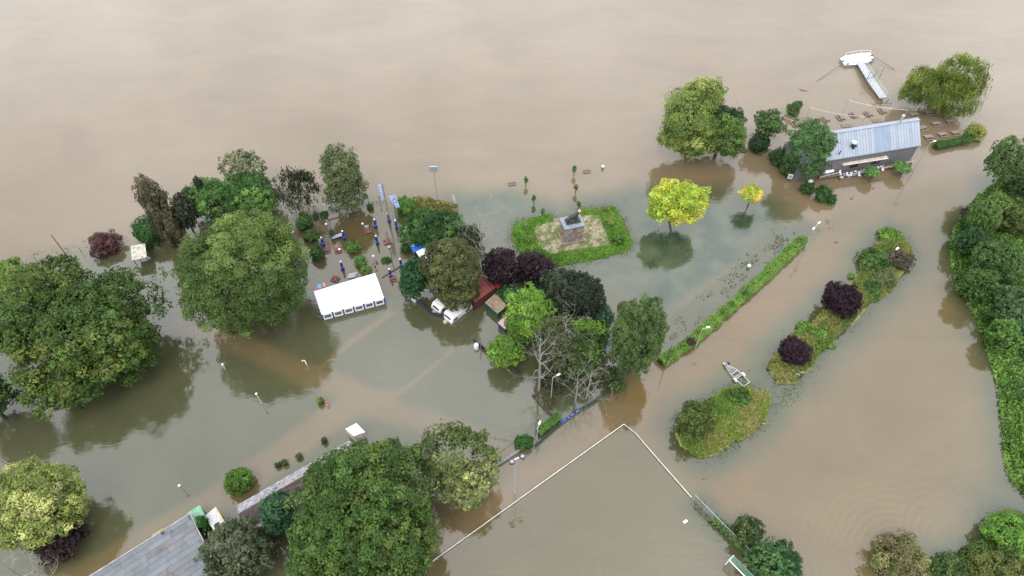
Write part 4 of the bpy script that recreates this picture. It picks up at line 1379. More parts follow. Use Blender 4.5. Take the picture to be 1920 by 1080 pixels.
build("ridge_cap", MB().box((*((A_ + B_) / 2 + hn * (RW + 0.25))[:2], ZE + RH + 0.06), (HL + 0.1, 1.0, 0.08), 0, (hx, hn, Z3)), ROOFM[1], roof)
build("gutter", MB().tube([A_ - hn * 0.1 - Z3 * 0.08, B_ - hn * 0.1 - Z3 * 0.08], 0.08, 6), STEEL, roof)
pv = at(1600, 276, 6.6)
mb = MB()
for k in range(9):
    a = k * 0.7
    mb.tube([pv + np.array([math.cos(a) * 0.7, math.sin(a) * 0.5, 0.25]), pv + np.array([math.cos(a + 2.2) * 0.75, math.sin(a + 2.2) * 0.55, 0.55])], 0.07, 5)
mb.lathe(pv, [(0.3, -0.5), (0.3, 0.35), (0.42, 0.4), (0.36, 0.55)], 8)
build("roof_fan", mb, BLACK, house)
build("roof_hatch", MB().box(at(1602, 267, 8.0) + Z3 * 0.05, (0.9, 0.9, 0.35), math.atan2(hx[1], hx[0])), WHITE, house)
for q in ((1571, 279), (1575, 286)):
    build("vent_pipe", MB().lathe(at(*q, 6.3), [(0.12, -0.5), (0.12, 0.35), (0.18, 0.38), (0.16, 0.5)], 8), DARKSTEEL, house)
ch = at(1687, 230, 9.2)
mb = MB().tube([ch - Z3 * 1.2, ch + Z3 * 1.9], 0.24, 8).lathe(ch + Z3 * 1.9, [(0.36, 0), (0.36, 0.12), (0.1, 0.4)], 8)
build("chimney", mb, GALV, house)
for (px, py) in ((1600, 309), (1640, 302)):
    c = at(px, py, 1.6)
    # windows sit on the front face
    t_ = (c - A_) @ hx
    f_ = A_ + hx * t_ + hn * 0.2
    w = build("window", MB().box((*f_[:2], 1.9), (2.2, 0.1, 1.7), 0, (hx, hn, Z3)), DARKSTEEL, house)
    for s in (-0.53, 0.53):
        build("pane", MB().box((*(f_ + hx * s - hn * 0.06)[:2], 1.9), (0.95, 0.04, 1.5), 0, (hx, hn, Z3)), GLASS, w)
# awning
aw = [at(1577, 302, 3.3), at(1582, 310, 2.8), at(1666, 297, 2.8), at(1661, 289, 3.3)]
CREAM = mat("cream_canvas", (0.55, 0.48, 0.40), 0.85, col2=(0.33, 0.24, 0.17), scale=0.7)
awn = build("awning", MB().slab(aw, 0.06), CREAM, house)
build("awning_bar", MB().tube([aw[1] - Z3 * 0.03, aw[2] - Z3 * 0.03], 0.06, 6), WHITE, awn)
for k in (1, 2):
    build("awning_arm", MB().tube([aw[k] - Z3 * 0.05, aw[k] + (aw[0] - aw[1]) * 0.9 - Z3 * 0.5], 0.05, 5), WHITE, awn)
# terrace of planks in front of the house
def deck(name, label, quad, z, m, n):
    Q = [at(*q, z) for q in quad]     # back-left, front-left, front-right, back-right
    c = sum(Q) / 4
    root = thing(name, label, "terrace", (c[0], c[1], 0))
    for k in range(n):
        u0, u1 = k / n, (k + 0.9) / n
        P = [Q[0] + (Q[1] - Q[0]) * u0, Q[0] + (Q[1] - Q[0]) * u1, Q[3] + (Q[2] - Q[3]) * u1, Q[3] + (Q[2] - Q[3]) * u0]
        build("plank", MB().slab([p + Z3 * random.uniform(0, 0.01) for p in P], 0.06), m, root)
    for a, b in ((0, 1), (1, 2), (2, 3)):
        d_ = Q[b] - Q[a]
        L = np.linalg.norm(d_)
        build("edge_beam", MB().box((*((Q[a] + Q[b]) / 2)[:2], z - 0.16), (L, 0.08, 0.34), math.atan2(d_[1], d_[0])), WOOD if m is not PALEWOOD else PALEWOOD, root)
    for q in Q:
        build("post", MB().box((*(c + (q - c) * 0.96)[:2], (z - 1.2) / 2), (0.16, 0.16, z + 1.0)), WOOD, root)
    return root
DECKW = mat("deck_wood", (0.105, 0.075, 0.065), 0.75, 0.25, 6, bump=0.3)
deck("terrace_deck", "brown wooden terrace along the restaurant's front under the awning", [(1545, 320), (1536, 334), (1655, 314), (1663, 300)], 0.7, DECKW, 12)
deck("terrace_deck", "lower dark terrace crowded with white chairs before the restaurant", [(1571, 325), (1575, 337), (1657, 322), (1655, 312)], 0.35, DECKW, 9)
deck("terrace_deck", "grey walkway at the right end of the restaurant's front", [(1661, 311), (1659, 316), (1712, 304), (1709, 298)], 0.6, WOOD, 6)
for k, (a, b, lab) in enumerate((((1536, 334), (1571, 326), "white low railing along the left terrace edge"), ((1656, 317), (1712, 304), "white low railing along the right walkway"))):
    p, q = at(*a, 0.7), at(*b, 0.7)
    root = thing("railing", lab, "railing", p * [1, 1, 0])
    build("rail", MB().tube([p + Z3 * 0.35, q + Z3 * 0.35], 0.045, 6), WHITE, root)
    for t in np.linspace(0.02, 0.98, 5):
        build("post", MB().tube([p + (q - p) * t - Z3 * 0.3, p + (q - p) * t + Z3 * 0.33], 0.045, 5), WHITE, root)
# chairs and tables on the lower terrace
chair = thing("terrace_chair", "white terrace chair", "chair")
mb = MB()
build("seat", MB().box((0, 0, 0.45), (0.48, 0.46, 0.05)), WHITE, chair, bevel=0.01)
build("backrest", MB().box((0, 0.24, 0.72), (0.48, 0.05, 0.5)), WHITE, chair, bevel=0.01)
for sx in (-0.2, 0.2):
    for sy in (-0.2, 0.2):
        build("leg", MB().tube([(sx, sy, 0), (sx, sy, 0.43)], 0.025, 5), WHITE, chair)
spots = [(1574, 326), (1575, 330), (1577, 335), (1587, 330), (1590, 332), (1594, 327), (1595, 331), (1603, 325), (1610, 325), (1610, 331), (1619, 323), (1651, 315), (1654, 321), (1645, 317)]
hz_ = math.atan2(hx[1], hx[0])
spread(chair, [((*at(x, y, 0.36)[:2], 0.36), hz_ + (k * 2.1 % 6.28), "white chair on the lower terrace before the restaurant", "white chairs on the lower terrace") for k, (x, y) in enumerate(spots)])
tb = thing("terrace_table", "round grey terrace table", "table")
build("table_top", MB().lathe((0, 0, 0.7), [(0.45, 0), (0.45, 0.04)], 12), STEEL, tb)
build("leg", MB().tube([(0, 0, 0), (0, 0, 0.7)], 0.05, 6), STEEL, tb)
spread(tb, [((*at(x, y, 0.36)[:2], 0.36), 0, "small dark table on the lower terrace", "tables on the lower terrace") for x, y in ((1582, 331), (1599, 331), (1605, 329), (1614, 327), (1622, 326))])
cov = thing("covered_furniture", "heap of white-covered furniture on the terrace left of the awning", "furniture", (*at(1552, 322, 0.8)[:2], 0.75))
for i, (x, y) in enumerate(((1547, 323), (1553, 321), (1558, 320))):
    build("cover", MB().lathe(at(x, y, 0.75), [(0.7, 0), (0.75, 0.3), (0.55, 0.7), (0.2, 0.8)], 7), WHITE, cov)
cv2 = thing("covered_furniture", "white stacked furniture under the right end of the awning", "furniture", (*at(1646, 304, 0.8)[:2], 0.75))
for x, y in ((1634, 306), (1643, 304), (1650, 303)):
    build("cover", MB().box(at(x, y, 1.1), (0.9, 0.6, 0.7), 0.3), WHITE, cv2, bevel=0.08)
# annex
root, Q = roof_on_walls("annex", "low annex with white flat roof behind the feathery tree", "annex", [(1465, 277), (1482, 304), (1530, 298), (1512, 268)], 3.0, WHITE, CLAD)
nb = thing("notice_board", "white framed notice board standing under the annex shrubs", "sign", at(1484, 336))
p = at(1482, 331, 1.4)
build("board", MB().box(p, (1.0, 0.08, 1.3), hz_ - 0.5), WHITE, nb)
build("poster", MB().box(p + np.array([0.0, -0.06, 0.0]), (0.7, 0.04, 0.9), hz_ - 0.5), STEEL, nb)
build("post", MB().tube([v3(p, -0.8), v3(p, 0.8)], 0.06, 6), DARKSTEEL, nb)
wb = thing("water_tank", "white upturned bin top beside the left clipped bush", "bin", at(1519, 343))
build("body", MB().lathe(at(1519, 343), [(0.5, -0.6), (0.55, 0.5), (0.6, 0.55), (0.5, 0.7), (0.15, 0.78)], 10), WHITE, wb)

# --- flat-roofed building, bottom left: felt strips
FZ = 3.2
FA, FB = at(172, 1078, FZ), at(356, 963, FZ)
fx = (FB - FA) / np.linalg.norm(FB - FA)
fn = np.array([fx[1], -fx[0], 0])
FL = np.linalg.norm(FB - FA)
FD = 11.0
flat = thing("flat_roof_building", "building with patched grey felt flat roof in the lower left corner", "building", (*((FA + FB) / 2)[:2], 0))
wl_ = [FA - fx * 6, FB, FB + fn * FD, FA - fx * 6 + fn * FD]
ctr = sum(wl_) / 4
fw = build("wall", MB().prism([(ctr + (p - ctr) * 0.985)[:2] for p in wl_], -0.8, FZ - 0.16), mat("render_wall", (0.4, 0.37, 0.32), 0.85, 0.15, 1), flat)
froof = build("roof", MB().slab(wl_, 0.14), DARKSTEEL, flat)
FELT = [mat("felt_%s" % k, c, 0.85, col2=c2, scale=0.55, bump=0.2) for k, c, c2 in (("a", (0.15, 0.162, 0.18), (0.115, 0.12, 0.13)), ("b", (0.17, 0.186, 0.205), (0.13, 0.135, 0.145)), ("c", (0.135, 0.142, 0.155), (0.095, 0.09, 0.09)),
                                                                                     ("d", (0.16, 0.172, 0.19), (0.12, 0.088, 0.072)))]
NR = 11
for r in range(NR):
    u = -6.0 - random.uniform(0, 2)
    while u < FL - 0.15:
        w = random.uniform(2.2, 4.5)
        a0, a1 = max(u, -6), min(u + w, FL - 0.12)
        if a1 - a0 > 0.3:
            y0, y1 = r * FD / NR + 0.12 * (r == 0), (r + 1) * FD / NR - 0.05 - 0.1 * (r == NR - 1)
            P = [FA + fx * a0 + fn * y1, FA + fx * (a1 - 0.04) + fn * y1, FA + fx * (a1 - 0.04) + fn * y0, FA + fx * a0 + fn * y0]
            k = random.choice((0, 0, 1, 1, 2, 3)) if a0 < FL - 8 or r < 3 else random.choice((1, 3, 0))
            build("felt_sheet", MB().slab([p + Z3 * (0.02 + random.uniform(0, 0.015)) for p in P], 0.025), FELT[k], froof)
        u += w
mb = MB()
for a, b in ((wl_[0], wl_[1]), (wl_[1], wl_[2]), (wl_[2], wl_[3])):
    mb.tube([a + Z3 * 0.03, b + Z3 * 0.03], 0.09, 5)
build("roof_edge", mb, mat("edge_trim", (0.36, 0.34, 0.33), 0.5, 0.2, 1), flat)
build("vent_pipe", MB().lathe(at(306, 1001, FZ), [(0.14, 0), (0.14, 0.4), (0.22, 0.42), (0.18, 0.6)], 8), DARKSTEEL, flat)
build("vent_pipe", MB().lathe(at(323, 997, FZ), [(0.09, 0), (0.09, 0.3)], 7), DARKSTEEL, flat)
yb = thing("yellow_board", "yellow board leaning at the flat roof's upper edge", "board", at(296, 998))
build("board", MB().box(at(296, 998, 2.2), (1.7, 0.08, 0.35), math.atan2(fx[1], fx[0])), mat("yellow_paint", (0.6, 0.48, 0.12), 0.6, 0.1, 2), yb)
# green tank and white louvred roof
root = thing("green_container", "green lidded container at the corner of the flat roof", "container", at(368, 968))
c = at(369, 967, 1.6)
GREENP = mat("green_paint", (0.07, 0.26, 0.13), 0.55, 0.2, 2)
build("body", MB().box((c[0], c[1], 0.5), (2.0, 2.6, 2.2), math.atan2(fx[1], fx[0])), GREENP, root, bevel=0.1)
build("lid", MB().box((c[0], c[1], 1.67), (2.15, 2.7, 0.12), math.atan2(fx[1], fx[0])), mat("green_lid", (0.16, 0.4, 0.24), 0.5, 0.2, 2), root, bevel=0.05)
build("hatch", MB().lathe((c[0], c[1], 1.73), [(0.4, 0), (0.42, 0.12), (0.15, 0.2)], 10), STEEL, root)
LV = [at(384, 968, 2.3), at(404, 951, 2.3), at(430, 994, 2.3), at(410, 1010, 2.3)]
c = sum(LV) / 4
root = thing("louvred_shed", "shed with white louvred roof beside the flat-roofed building", "shed", (c[0], c[1], 0))
build("wall", MB().prism([(c + (p - c) * 0.96)[:2] for p in LV], -0.8, 2.2), mat("render_wall", (0.4, 0.37, 0.32)), root)
for k in range(16):
    u0, u1 = k / 16, (k + 0.82) / 16
    P = [LV[0] + (LV[3] - LV[0]) * u0, LV[1] + (LV[2] - LV[1]) * u0, LV[1] + (LV[2] - LV[1]) * u1, LV[0] + (LV[3] - LV[0]) * u1]
    P = [P[0] + Z3 * 0.05, P[1] + Z3 * 0.05, P[2], P[3]]
    build("slat", MB().slab(P, 0.04), mat("louvre_white", (0.52, 0.51, 0.52), 0.6, 0.12, 3), root)
build("roof_edge", MB().tube([LV[1] + Z3 * 0.05, LV[2] + Z3 * 0.05], 0.08, 5), mat("yellow_paint", (0.6, 0.48, 0.12)), root)

# --- long slate-roofed building
SA, SB = at(447, 963, 4.0), at(662, 838, 4.0)          # ridge
sx = (SB - SA) / np.linalg.norm(SB - SA)
sn = np.array([-sx[1], sx[0], 0])
SL = np.linalg.norm(SB - SA)
slate = thing("slate_building", "long low building with grey slate roof, mossy brown on its near side", "building", (*((SA + SB) / 2)[:2], 0))
build("wall", MB().prism([(SA + sn * 1.55 + sx * 0.15)[:2], (SB + sn * 1.55)[:2], (SB - sn * 3.6)[:2], (SA - sn * 3.6 + sx * 0.15)[:2]][::-1], -0.8, 3.25), mat("render_wall", (0.4, 0.37, 0.32)), slate)
rf = build("roof", MB().slab([SA, SB, SB + sn * 1.8 - Z3 * 0.8, SA + sn * 1.8 - Z3 * 0.8], 0.1).slab([SA, SB, SB - sn * 4 - Z3 * 1.1, SA - sn * 4 - Z3 * 1.1], 0.1), DARKSTEEL, slate)
SLM = bpy.data.materials.new("slate")
SLM.use_nodes = True
_n, _l = SLM.node_tree.nodes, SLM.node_tree.links
_a = _n.new("ShaderNodeAttribute")
_a.attribute_name = "tint"
_l.new(_a.outputs["Color"], _n["Principled BSDF"].inputs["Base Color"])
_n["Principled BSDF"].inputs["Roughness"].default_value = 0.8
for side, base, w, drop, rows in ((1, (0.27, 0.255, 0.27), 1.8, 0.8, 7), (-1, (0.085, 0.06, 0.055), 4.0, 1.1, 12)):  # near slope mossy, browner and darker than the grey one
    mb = MB()
    nn = int(SL / 0.42)
    for r in range(rows):
        for k in range(nn):
            if random.random() < 0.015:
                continue
            o_ = 0.21 * (r % 2)
            u0 = k * SL / nn + o_
            u1 = u0 + SL / nn * 0.93
            t0, t1 = r / rows, (r + 1.12) / rows
            lift = 0.03 + random.uniform(0, 0.02)
            P = [SA + sx * u0 + sn * side * w * t0 - Z3 * (drop * t0 - lift * 0.3), SA + sx * u1 + sn * side * w * t0 - Z3 * (drop * t0 - lift * 0.3),
                 SA + sx * u1 + sn * side * w * t1 - Z3 * (drop * t1 - lift - 0.03), SA + sx * u0 + sn * side * w * t1 - Z3 * (drop * t1 - lift - 0.03)]
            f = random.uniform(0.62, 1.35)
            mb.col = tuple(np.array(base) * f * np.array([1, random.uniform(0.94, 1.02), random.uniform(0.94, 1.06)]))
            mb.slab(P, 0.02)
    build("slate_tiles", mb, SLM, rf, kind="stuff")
build("ridge_cap", MB().tube([SA + Z3 * 0.07, SB + Z3 * 0.07], 0.11, 5), mat("mortar", (0.3, 0.28, 0.28), 0.9, 0.2, 2), rf)
PINK = mat("pinkish_white", (0.66, 0.6, 0.62), 0.6, 0.08, 1)
roof_on_walls("flat_box_hut", "hut with pinkish white flat roof at the far end of the slate roof", "hut", [(647, 804), (663, 818), (685, 810), (668, 793)], 2.2, PINK, DIRTYWHITE)
roof_on_walls("garden_hut", "low hut end with pale boards under the slate building's near corner", "hut", [(470, 985), (486, 1003), (500, 993), (486, 975)], 1.6, WOOD, DARKSTEEL)

# --- huts and vehicles in the wooded camp
REDR = mat("red_roofing", (0.19, 0.035, 0.03), 0.55, 0.18, 1.2)
roof_on_walls("red_roof_shed", "shed with dark red sheet-metal roof right of the olive-green tree", "shed", [(866, 543), (891, 567), (930, 539), (903, 513)], 2.6, REDR, mat("red_wall", (0.10, 0.03, 0.025), 0.8), rise=0.25, sheets=7)
roof_on_walls("red_lean_to", "small red-roofed lean-to under the left purple tree", "shed", [(924, 532), (933, 541), (943, 532), (934, 524)], 2.2, REDR, mat("red_wall", (0.10, 0.03, 0.025)))
BROWNR = mat("brown_felt", (0.26, 0.195, 0.13), 0.85, 0.2, 1.0)
roof_on_walls("green_shed", "dark green shed with tan felt roof beside the blossoming shrub", "shed", [(909, 567), (933, 588), (951, 573), (929, 550)], 1.9, BROWNR, mat("dark_green_wall", (0.015, 0.075, 0.06), 0.6, 0.15, 2), sheets=4, sheet_name="felt_sheet")
roof_on_walls("pink_hut", "hut with pink roof half under the bright yellow-green tree", "hut", [(933, 605), (947, 617), (963, 602), (950, 590)], 1.5, mat("pink_roof", (0.55, 0.32, 0.40), 0.6, 0.1, 1.5), DARKSTEEL)
roof_on_walls("white_kiosk", "white-roofed kiosk next to the blue roof at the walnut tree", "kiosk", [(780, 472), (795, 494), (814, 482), (798, 462)], 2.3, WHITE, DARKSTEEL)
root, Q = roof_on_walls("blue_stall", "stall with bright blue roof and white round emblem under the walnut tree", "stall", [(766, 457), (776, 474), (803, 461), (793, 445)], 2.3, BLUEPAINT, DARKSTEEL)
p = at(773.5, 460, 2.34)
build("emblem", MB().lathe(p, [(0.42, 0), (0.42, 0.02)], 16), WHITE, root)
build("emblem_ring", MB().lathe(p + Z3 * 0.022, [(0.22, 0), (0.22, 0.012)], 12), BLUEPAINT, root)
build("counter", MB().box(at(775, 486, 0.5), (2.6, 0.5, 1.2), 0.6), DARKSTEEL, root)


def caravan(label, q, z, axle=True, door=True):
    """q: roof corners front-left, front-right, back-right, back-left (photo) ; long side 1-2 faces the camera"""
    Q = [at(*c, z) for c in q]
    c0 = sum(Q) / 4
    root = thing("caravan", label, "caravan", (c0[0], c0[1], 0))
    lx = Q[2] - Q[1]
    L = np.linalg.norm(lx)
    lx = lx / L
    wx = Q[0] - Q[1]
    W = np.linalg.norm(wx)
    ly = np.array([-lx[1], lx[0], 0])
    prof = [(0, -0.55), (0, 0.35 * z), (0.45, z - 0.12), (0.8, z), (L - 0.5, z), (L - 0.12, z - 0.2), (L, 0.2 * z), (L, -0.55)]
    vs = [Q[1] * [1, 1, 0] + lx * u + Z3 * h for u, h in prof] + [Q[1] * [1, 1, 0] + ly * W + lx * u + Z3 * h for u, h in prof]
    n = len(prof)
    mb = MB().add(vs, [tuple(range(n)), tuple(range(n, 2 * n))[::-1]] + [(i, n + i, n + (i + 1) % n, (i + 1) % n) for i in range(n)])
    build("body", mb, WHITE, root, bevel=0.06)
    for u, w in ((1.1, 1.0), (L - 1.4, 1.1)):
        win = build("window", MB().box(Q[1] * [1, 1, 0] + lx * u - ly * 0.02 + Z3 * (z * 0.5), (w, 0.07, z * 0.42), 0, (lx, ly, Z3)), GLASS, root)
        build("window_frame", MB().tube([Q[1] * [1, 1, 0] + lx * (u + s * w / 2) - ly * 0.05 + Z3 * (z * 0.72) for s in (-1, 1)], 0.03, 4), STEEL, win)
    build("window", MB().box(Q[1] * [1, 1, 0] + ly * W / 2 + lx * 0.16 + Z3 * (z * 0.62), (W * 0.62, 0.12, z * 0.36), 0, (ly, -lx, Z3)), GLASS, root)
    build("roof_hatch", MB().box(Q[1] * [1, 1, 0] + ly * W / 2 + lx * (L * 0.42) + Z3 * (z + 0.05), (0.55, 0.5, 0.12), 0, (lx, ly, Z3)), mat("smoked_plastic", (0.06, 0.07, 0.075), 0.3), root, bevel=0.02)
    build("roof_hatch", MB().box(Q[1] * [1, 1, 0] + ly * W / 2 + lx * (L * 0.75) + Z3 * (z + 0.05), (0.4, 0.4, 0.1), 0, (lx, ly, Z3)), DIRTYWHITE, root, bevel=0.02)
    build("stripe", MB().box(Q[1] * [1, 1, 0] + lx * L / 2 - ly * 0.012 + Z3 * (z * 0.12), (L * 0.96, 0.02, 0.14), 0, (lx, ly, Z3)), mat("blue_grey_stripe", (0.16, 0.22, 0.33), 0.5), root)
    if axle:
        build("hitch_cover", MB().box(Q[1] * [1, 1, 0] + ly * W * 0.5 - lx * 0.45 + Z3 * 0.15, (0.9, 0.7, 0.5), 0, (lx, ly, Z3)), mat("beige_plastic", (0.5, 0.4, 0.32), 0.6), root, bevel=0.06)
    return root


caravan("white caravan with leaf-strewn roof in front, its long side in the water", [(833, 584), (846, 600), (886, 569), (875, 561)], 1.45)
caravan("white caravan half hidden by branches behind the dark curved screen", [(808, 568), (824, 582), (854, 558), (838, 546)], 1.5)
caravan("white caravan end poking out left of the dense dark tree", [(743, 526), (752, 541), (776, 560), (783, 548)], 1.4, axle=False)


def screen(name, label, pts, h, m, z0=-0.6, cat="fence", gap=0.03, post=True):
    """solid fence in panels with posts, along photo points"""
    P = [at(*p) for p in pts]
    root = thing(name, label, cat, P[0])
    for a, b in zip(P[:-1], P[1:]):
        d_ = b - a
        L = np.linalg.norm(d_)
        n = max(1, round(L / 2.2))
        rz = math.atan2(d_[1], d_[0])
        for k in range(n):
            c = a + d_ * (k + 0.5) / n
            build("fence_panel", MB().box((c[0], c[1], (h + z0) / 2), (L / n - gap - 0.1, 0.05, h - z0), rz), m, root)
            if post:
                q = a + d_ * k / n
                build("post", MB().box((q[0], q[1], (h + z0) / 2 + 0.05), (0.1, 0.1, h - z0 + 0.1), rz), DARKSTEEL, root)
    return root


NAVY = mat("navy_screen", (0.02, 0.035, 0.055), 0.6, 0.2, 2)
TEAL = mat("dark_green_screen", (0.012, 0.045, 0.05), 0.6, 0.2, 2)
screen("camp_screen", "dark navy screen fence curving round the camp below the caravans", [(778, 563), (795, 578), (812, 593), (834, 596)], 1.2, NAVY)
screen("camp_screen", "dark curved screen in the water with a leaning pole beside it", [(888, 642), (900, 650), (912, 660), (922, 668)], 1.1, NAVY)
screen("camp_screen", "short dark teal screen piece below the waterside bright tree", [(963, 694), (981, 712)], 1.0, TEAL)
screen("pitch_fence", "dark green solid fence beside the pitch's upper edge", [(1003, 838), (1028, 816), (1052, 795)], 0.9, TEAL)
screen("pitch_fence", "dark fence from the blue banner to the columnar tree", [(1092, 768), (1125, 748), (1168, 712)], 1.1, TEAL)
screen("yard_fence", "low dark fence crossing under the bare birches", [(1000, 745), (1022, 728), (1050, 700)], 0.7, mat("brown_fence", (0.09, 0.06, 0.045), 0.85, 0.25, 3))
screen("yard_fence", "dark wooden boundary running down to the blue banner", [(998, 742), (1020, 768), (1038, 784)], 0.35, mat("brown_fence", (0.09, 0.06, 0.045)))
p = at(903, 656)
root = thing("leaning_pole", "dark leaning wooden pole at the curved screen in the water", "pole", p)
build("pole", MB().tube([p - Z3 * 0.8, p + np.array([-0.3, 0.2, 3.6])], [0.12, 0.09], 6), WOOD, root)
p = at(893, 646, 1.1)
root = thing("white_tank", "small white tank top behind the curved screen", "tank", p * [1, 1, 0])
build("body", MB().lathe(p * [1, 1, 0], [(0.5, -0.5), (0.5, 1.0), (0.35, 1.25), (0.1, 1.3)], 10), WHITE, root)

# blue banner with a line of white lettering
BA, BB = at(1052, 795), at(1090, 768)
d_ = BB - BA
L = np.linalg.norm(d_)
bx_, bn_ = d_ / L, np.array([d_[1], -d_[0], 0]) / L
ban = thing("banner", "long blue advertising banner with white lettering on the pitch fence", "banner", BA)
BLUEB = mat("banner_blue", (0.008, 0.05, 0.33), 0.5, 0.12, 1.5)
for k in range(3):
    build("sheet", MB().box(v3(BA + d_ * (k + 0.5) / 3, 0.45), (L / 3 - 0.04, 0.05, 1.1), 0, (bx_, -bn_, Z3)), BLUEB, ban)
mb = MB()
u = 0.9
while u < L - 0.5:                     # blurred letters: strokes of unequal height
    for s in range(random.choice((2, 3))):
        mb.box(v3(BA + bx_ * (u + s * 0.11) + bn_ * 0.035, 0.5 + random.uniform(-0.02, 0.02)), (0.06, 0.02, random.uniform(0.24, 0.34)), 0, (bx_, bn_, Z3))
    mb.box(v3(BA + bx_ * (u + 0.1) + bn_ * 0.035, 0.5 + random.choice((-0.12, 0, 0.12))), (0.26, 0.015, 0.07), 0, (bx_, bn_, Z3))
    u += random.choice((0.42, 0.42, 0.42, 0.7))
build("lettering", mb, WHITE, ban, kind="stuff")
build("emblem", MB().box(v3(BA + bx_ * 0.45 + bn_ * 0.035, 0.45), (0.5, 0.02, 0.5), 0, (bx_, bn_, Z3)), mat("emblem_blue", (0.1, 0.2, 0.6), 0.5), ban)
for t in np.linspace(0, 1, 6):
    build("post", MB().tube([v3(BA + d_ * t - bn_ * 0.06, -0.8), v3(BA + d_ * t - bn_ * 0.06, 1.1)], 0.05, 5), DARKSTEEL, ban)


# --- checker material for the blue-and-white lozenge cloth
def lozenge(name, sx_, sy_):
    m = bpy.data.materials.new(name)
    m.use_nodes = True
    n, l = m.node_tree.nodes, m.node_tree.links
    tc = n.new("ShaderNodeTexCoord")
    mp = n.new("ShaderNodeMapping")
    mp.inputs["Rotation"].default_value = (0, 0, R_(45))
    mp.inputs["Scale"].default_value = (sx_, sy_, 1)
    ck = n.new("ShaderNodeTexChecker")
    ck.inputs["Color1"].default_value = (0.75, 0.77, 0.82, 1)
    ck.inputs["Color2"].default_value = (0.05, 0.16, 0.55, 1)
    ck.inputs["Scale"].default_value = 1.0
    l.new(tc.outputs["UV"], mp.inputs["Vector"])
    l.new(mp.outputs[0], ck.inputs["Vector"])
    l.new(ck.outputs["Color"], n["Principled BSDF"].inputs["Base Color"])
    n["Principled BSDF"].inputs["Roughness"].default_value = 0.8
    return m


def cloth(name, corners, nu, nv, m, parent, wave=0.12):
    """hanging flag with folds: corners top-left, top-right, bottom-right, bottom-left"""
    c = [np.array(q, float) for q in corners]
    nrm_ = np.cross(c[1] - c[0], c[3] - c[0])
    nrm_ /= np.linalg.norm(nrm_)
    vs, uv, fs = [], [], []
    for j in range(nv + 1):
        for i in range(nu + 1):
            u, v = i / nu, j / nv
            p = c[0] * (1 - u) * (1 - v) + c[1] * u * (1 - v) + c[2] * u * v + c[3] * (1 - u) * v
            p = p + nrm_ * wave * math.sin(u * 7 + v * 3) * (0.3 + v)
            vs.append(p)
            uv.append((u, 1 - v))
    for j in range(nv):
        for i in range(nu):
            a = j * (nu + 1) + i
            fs.append((a, a + 1, a + nu + 2, a + nu + 1))
    o = build(name, MB().add(vs, fs), m, parent, smooth=True)
    uvl = o.data.uv_layers.new(name="UVMap")
    for lp in o.data.loops:
        uvl.data[lp.index].uv = uv[lp.vertex_index]
    sd = o.modifiers.new("thickness", 'SOLIDIFY')
    sd.thickness = 0.012
    return o


LOZ = lozenge("lozenge_cloth", 7, 12)
LOZ2 = lozenge("lozenge_fine", 4, 16)
STRIPE = bpy.data.materials.new("striped_flag")
STRIPE.use_nodes = True
n_, l_ = STRIPE.node_tree.nodes, STRIPE.node_tree.links
_tc = n_.new("ShaderNodeTexCoord")
_sp = n_.new("ShaderNodeSeparateXYZ")
l_.new(_tc.outputs["UV"], _sp.inputs[0])


def _m(op, a, b):
    q = n_.new("ShaderNodeMath")
    q.operation = op
    for i, v in enumerate((a, b)):
        if isinstance(v, (int, float)):
            q.inputs[i].default_value = v
        else:
            l_.new(v, q.inputs[i])
    return q.outputs[0]


_s1 = _m('GREATER_THAN', _m('FRACT', _m('MULTIPLY', _sp.outputs[1], 9.0), 0), 0.5)
_dx = _m('MULTIPLY', _m('SUBTRACT', _sp.outputs[0], 0.55), 0.55)
_dy = _m('SUBTRACT', _sp.outputs[1], 0.55)
_rr = _m('SQRT', _m('ADD', _m('MULTIPLY', _dx, _dx), _m('MULTIPLY', _dy, _dy)), 0)
_disc = _m('LESS_THAN', _rr, 0.17)
_core = _m('LESS_THAN', _rr, 0.09)
_mx = n_.new("ShaderNodeMix")
_mx.data_type = 'RGBA'
_mx.inputs[6].default_value = (0.75, 0.77, 0.82, 1)
_mx.inputs[7].default_value = (0.07, 0.2, 0.6, 1)
_fac = _m('SUBTRACT', _m('MAXIMUM', _s1, _disc), _m('MULTIPLY', _core, 0.85))
l_.new(_fac, _mx.inputs["Factor"])
l_.new(_mx.outputs[2], n_["Principled BSDF"].inputs["Base Color"])
n_["Principled BSDF"].inputs["Roughness"].default_value = 0.8


def pole_height(base, top):
    b = at(*base)
    for z in np.arange(0.5, 20, 0.1):
        if at(*top, z)[1] <= b[1]:
            return z
    return 6.0


b = at(731, 417)
hh = pole_height((731, 417), (717, 344))
root = thing("flagpole", "tall wooden flagpole with narrow lozenge flag at the garden's river edge", "flagpole", b)
build("pole", MB().tube([b - Z3 * 0.8, b + Z3 * hh], [0.13, 0.08], 8), WOOD, root)
build("finial", MB().lathe(b + Z3 * hh, [(0.05, 0), (0.13, 0.1), (0.05, 0.24)], 8), mat("gilt", (0.5, 0.38, 0.12), 0.4, metal=0.6), root)
T = b + Z3 * (hh - 0.2)
cloth("flag", [T + np.array([-1.0, 0, 0]), T + np.array([-0.15, 0, 0]), T + np.array([-0.15, 0, -4.6]), T + np.array([-0.75, 0, -4.9])], 6, 20, LOZ2, root)
b = at(749, 425)
hh = pole_height((749, 425), (740, 364))
root = thing("flagpole", "flagpole with striped blue and white flag carrying a round crest", "flagpole", b)
build("pole", MB().tube([b - Z3 * 0.8, b + Z3 * hh], [0.1, 0.06], 8), GALV, root)
T = b + Z3 * (hh - 0.1)
cloth("flag", [T + np.array([-1.3, 0, -0.6]), T + np.array([0.35, 0, 0]), T + np.array([0.9, 0, -4.0]), T + np.array([0.0, 0, -3.9])], 10, 16, STRIPE, root, 0.08)
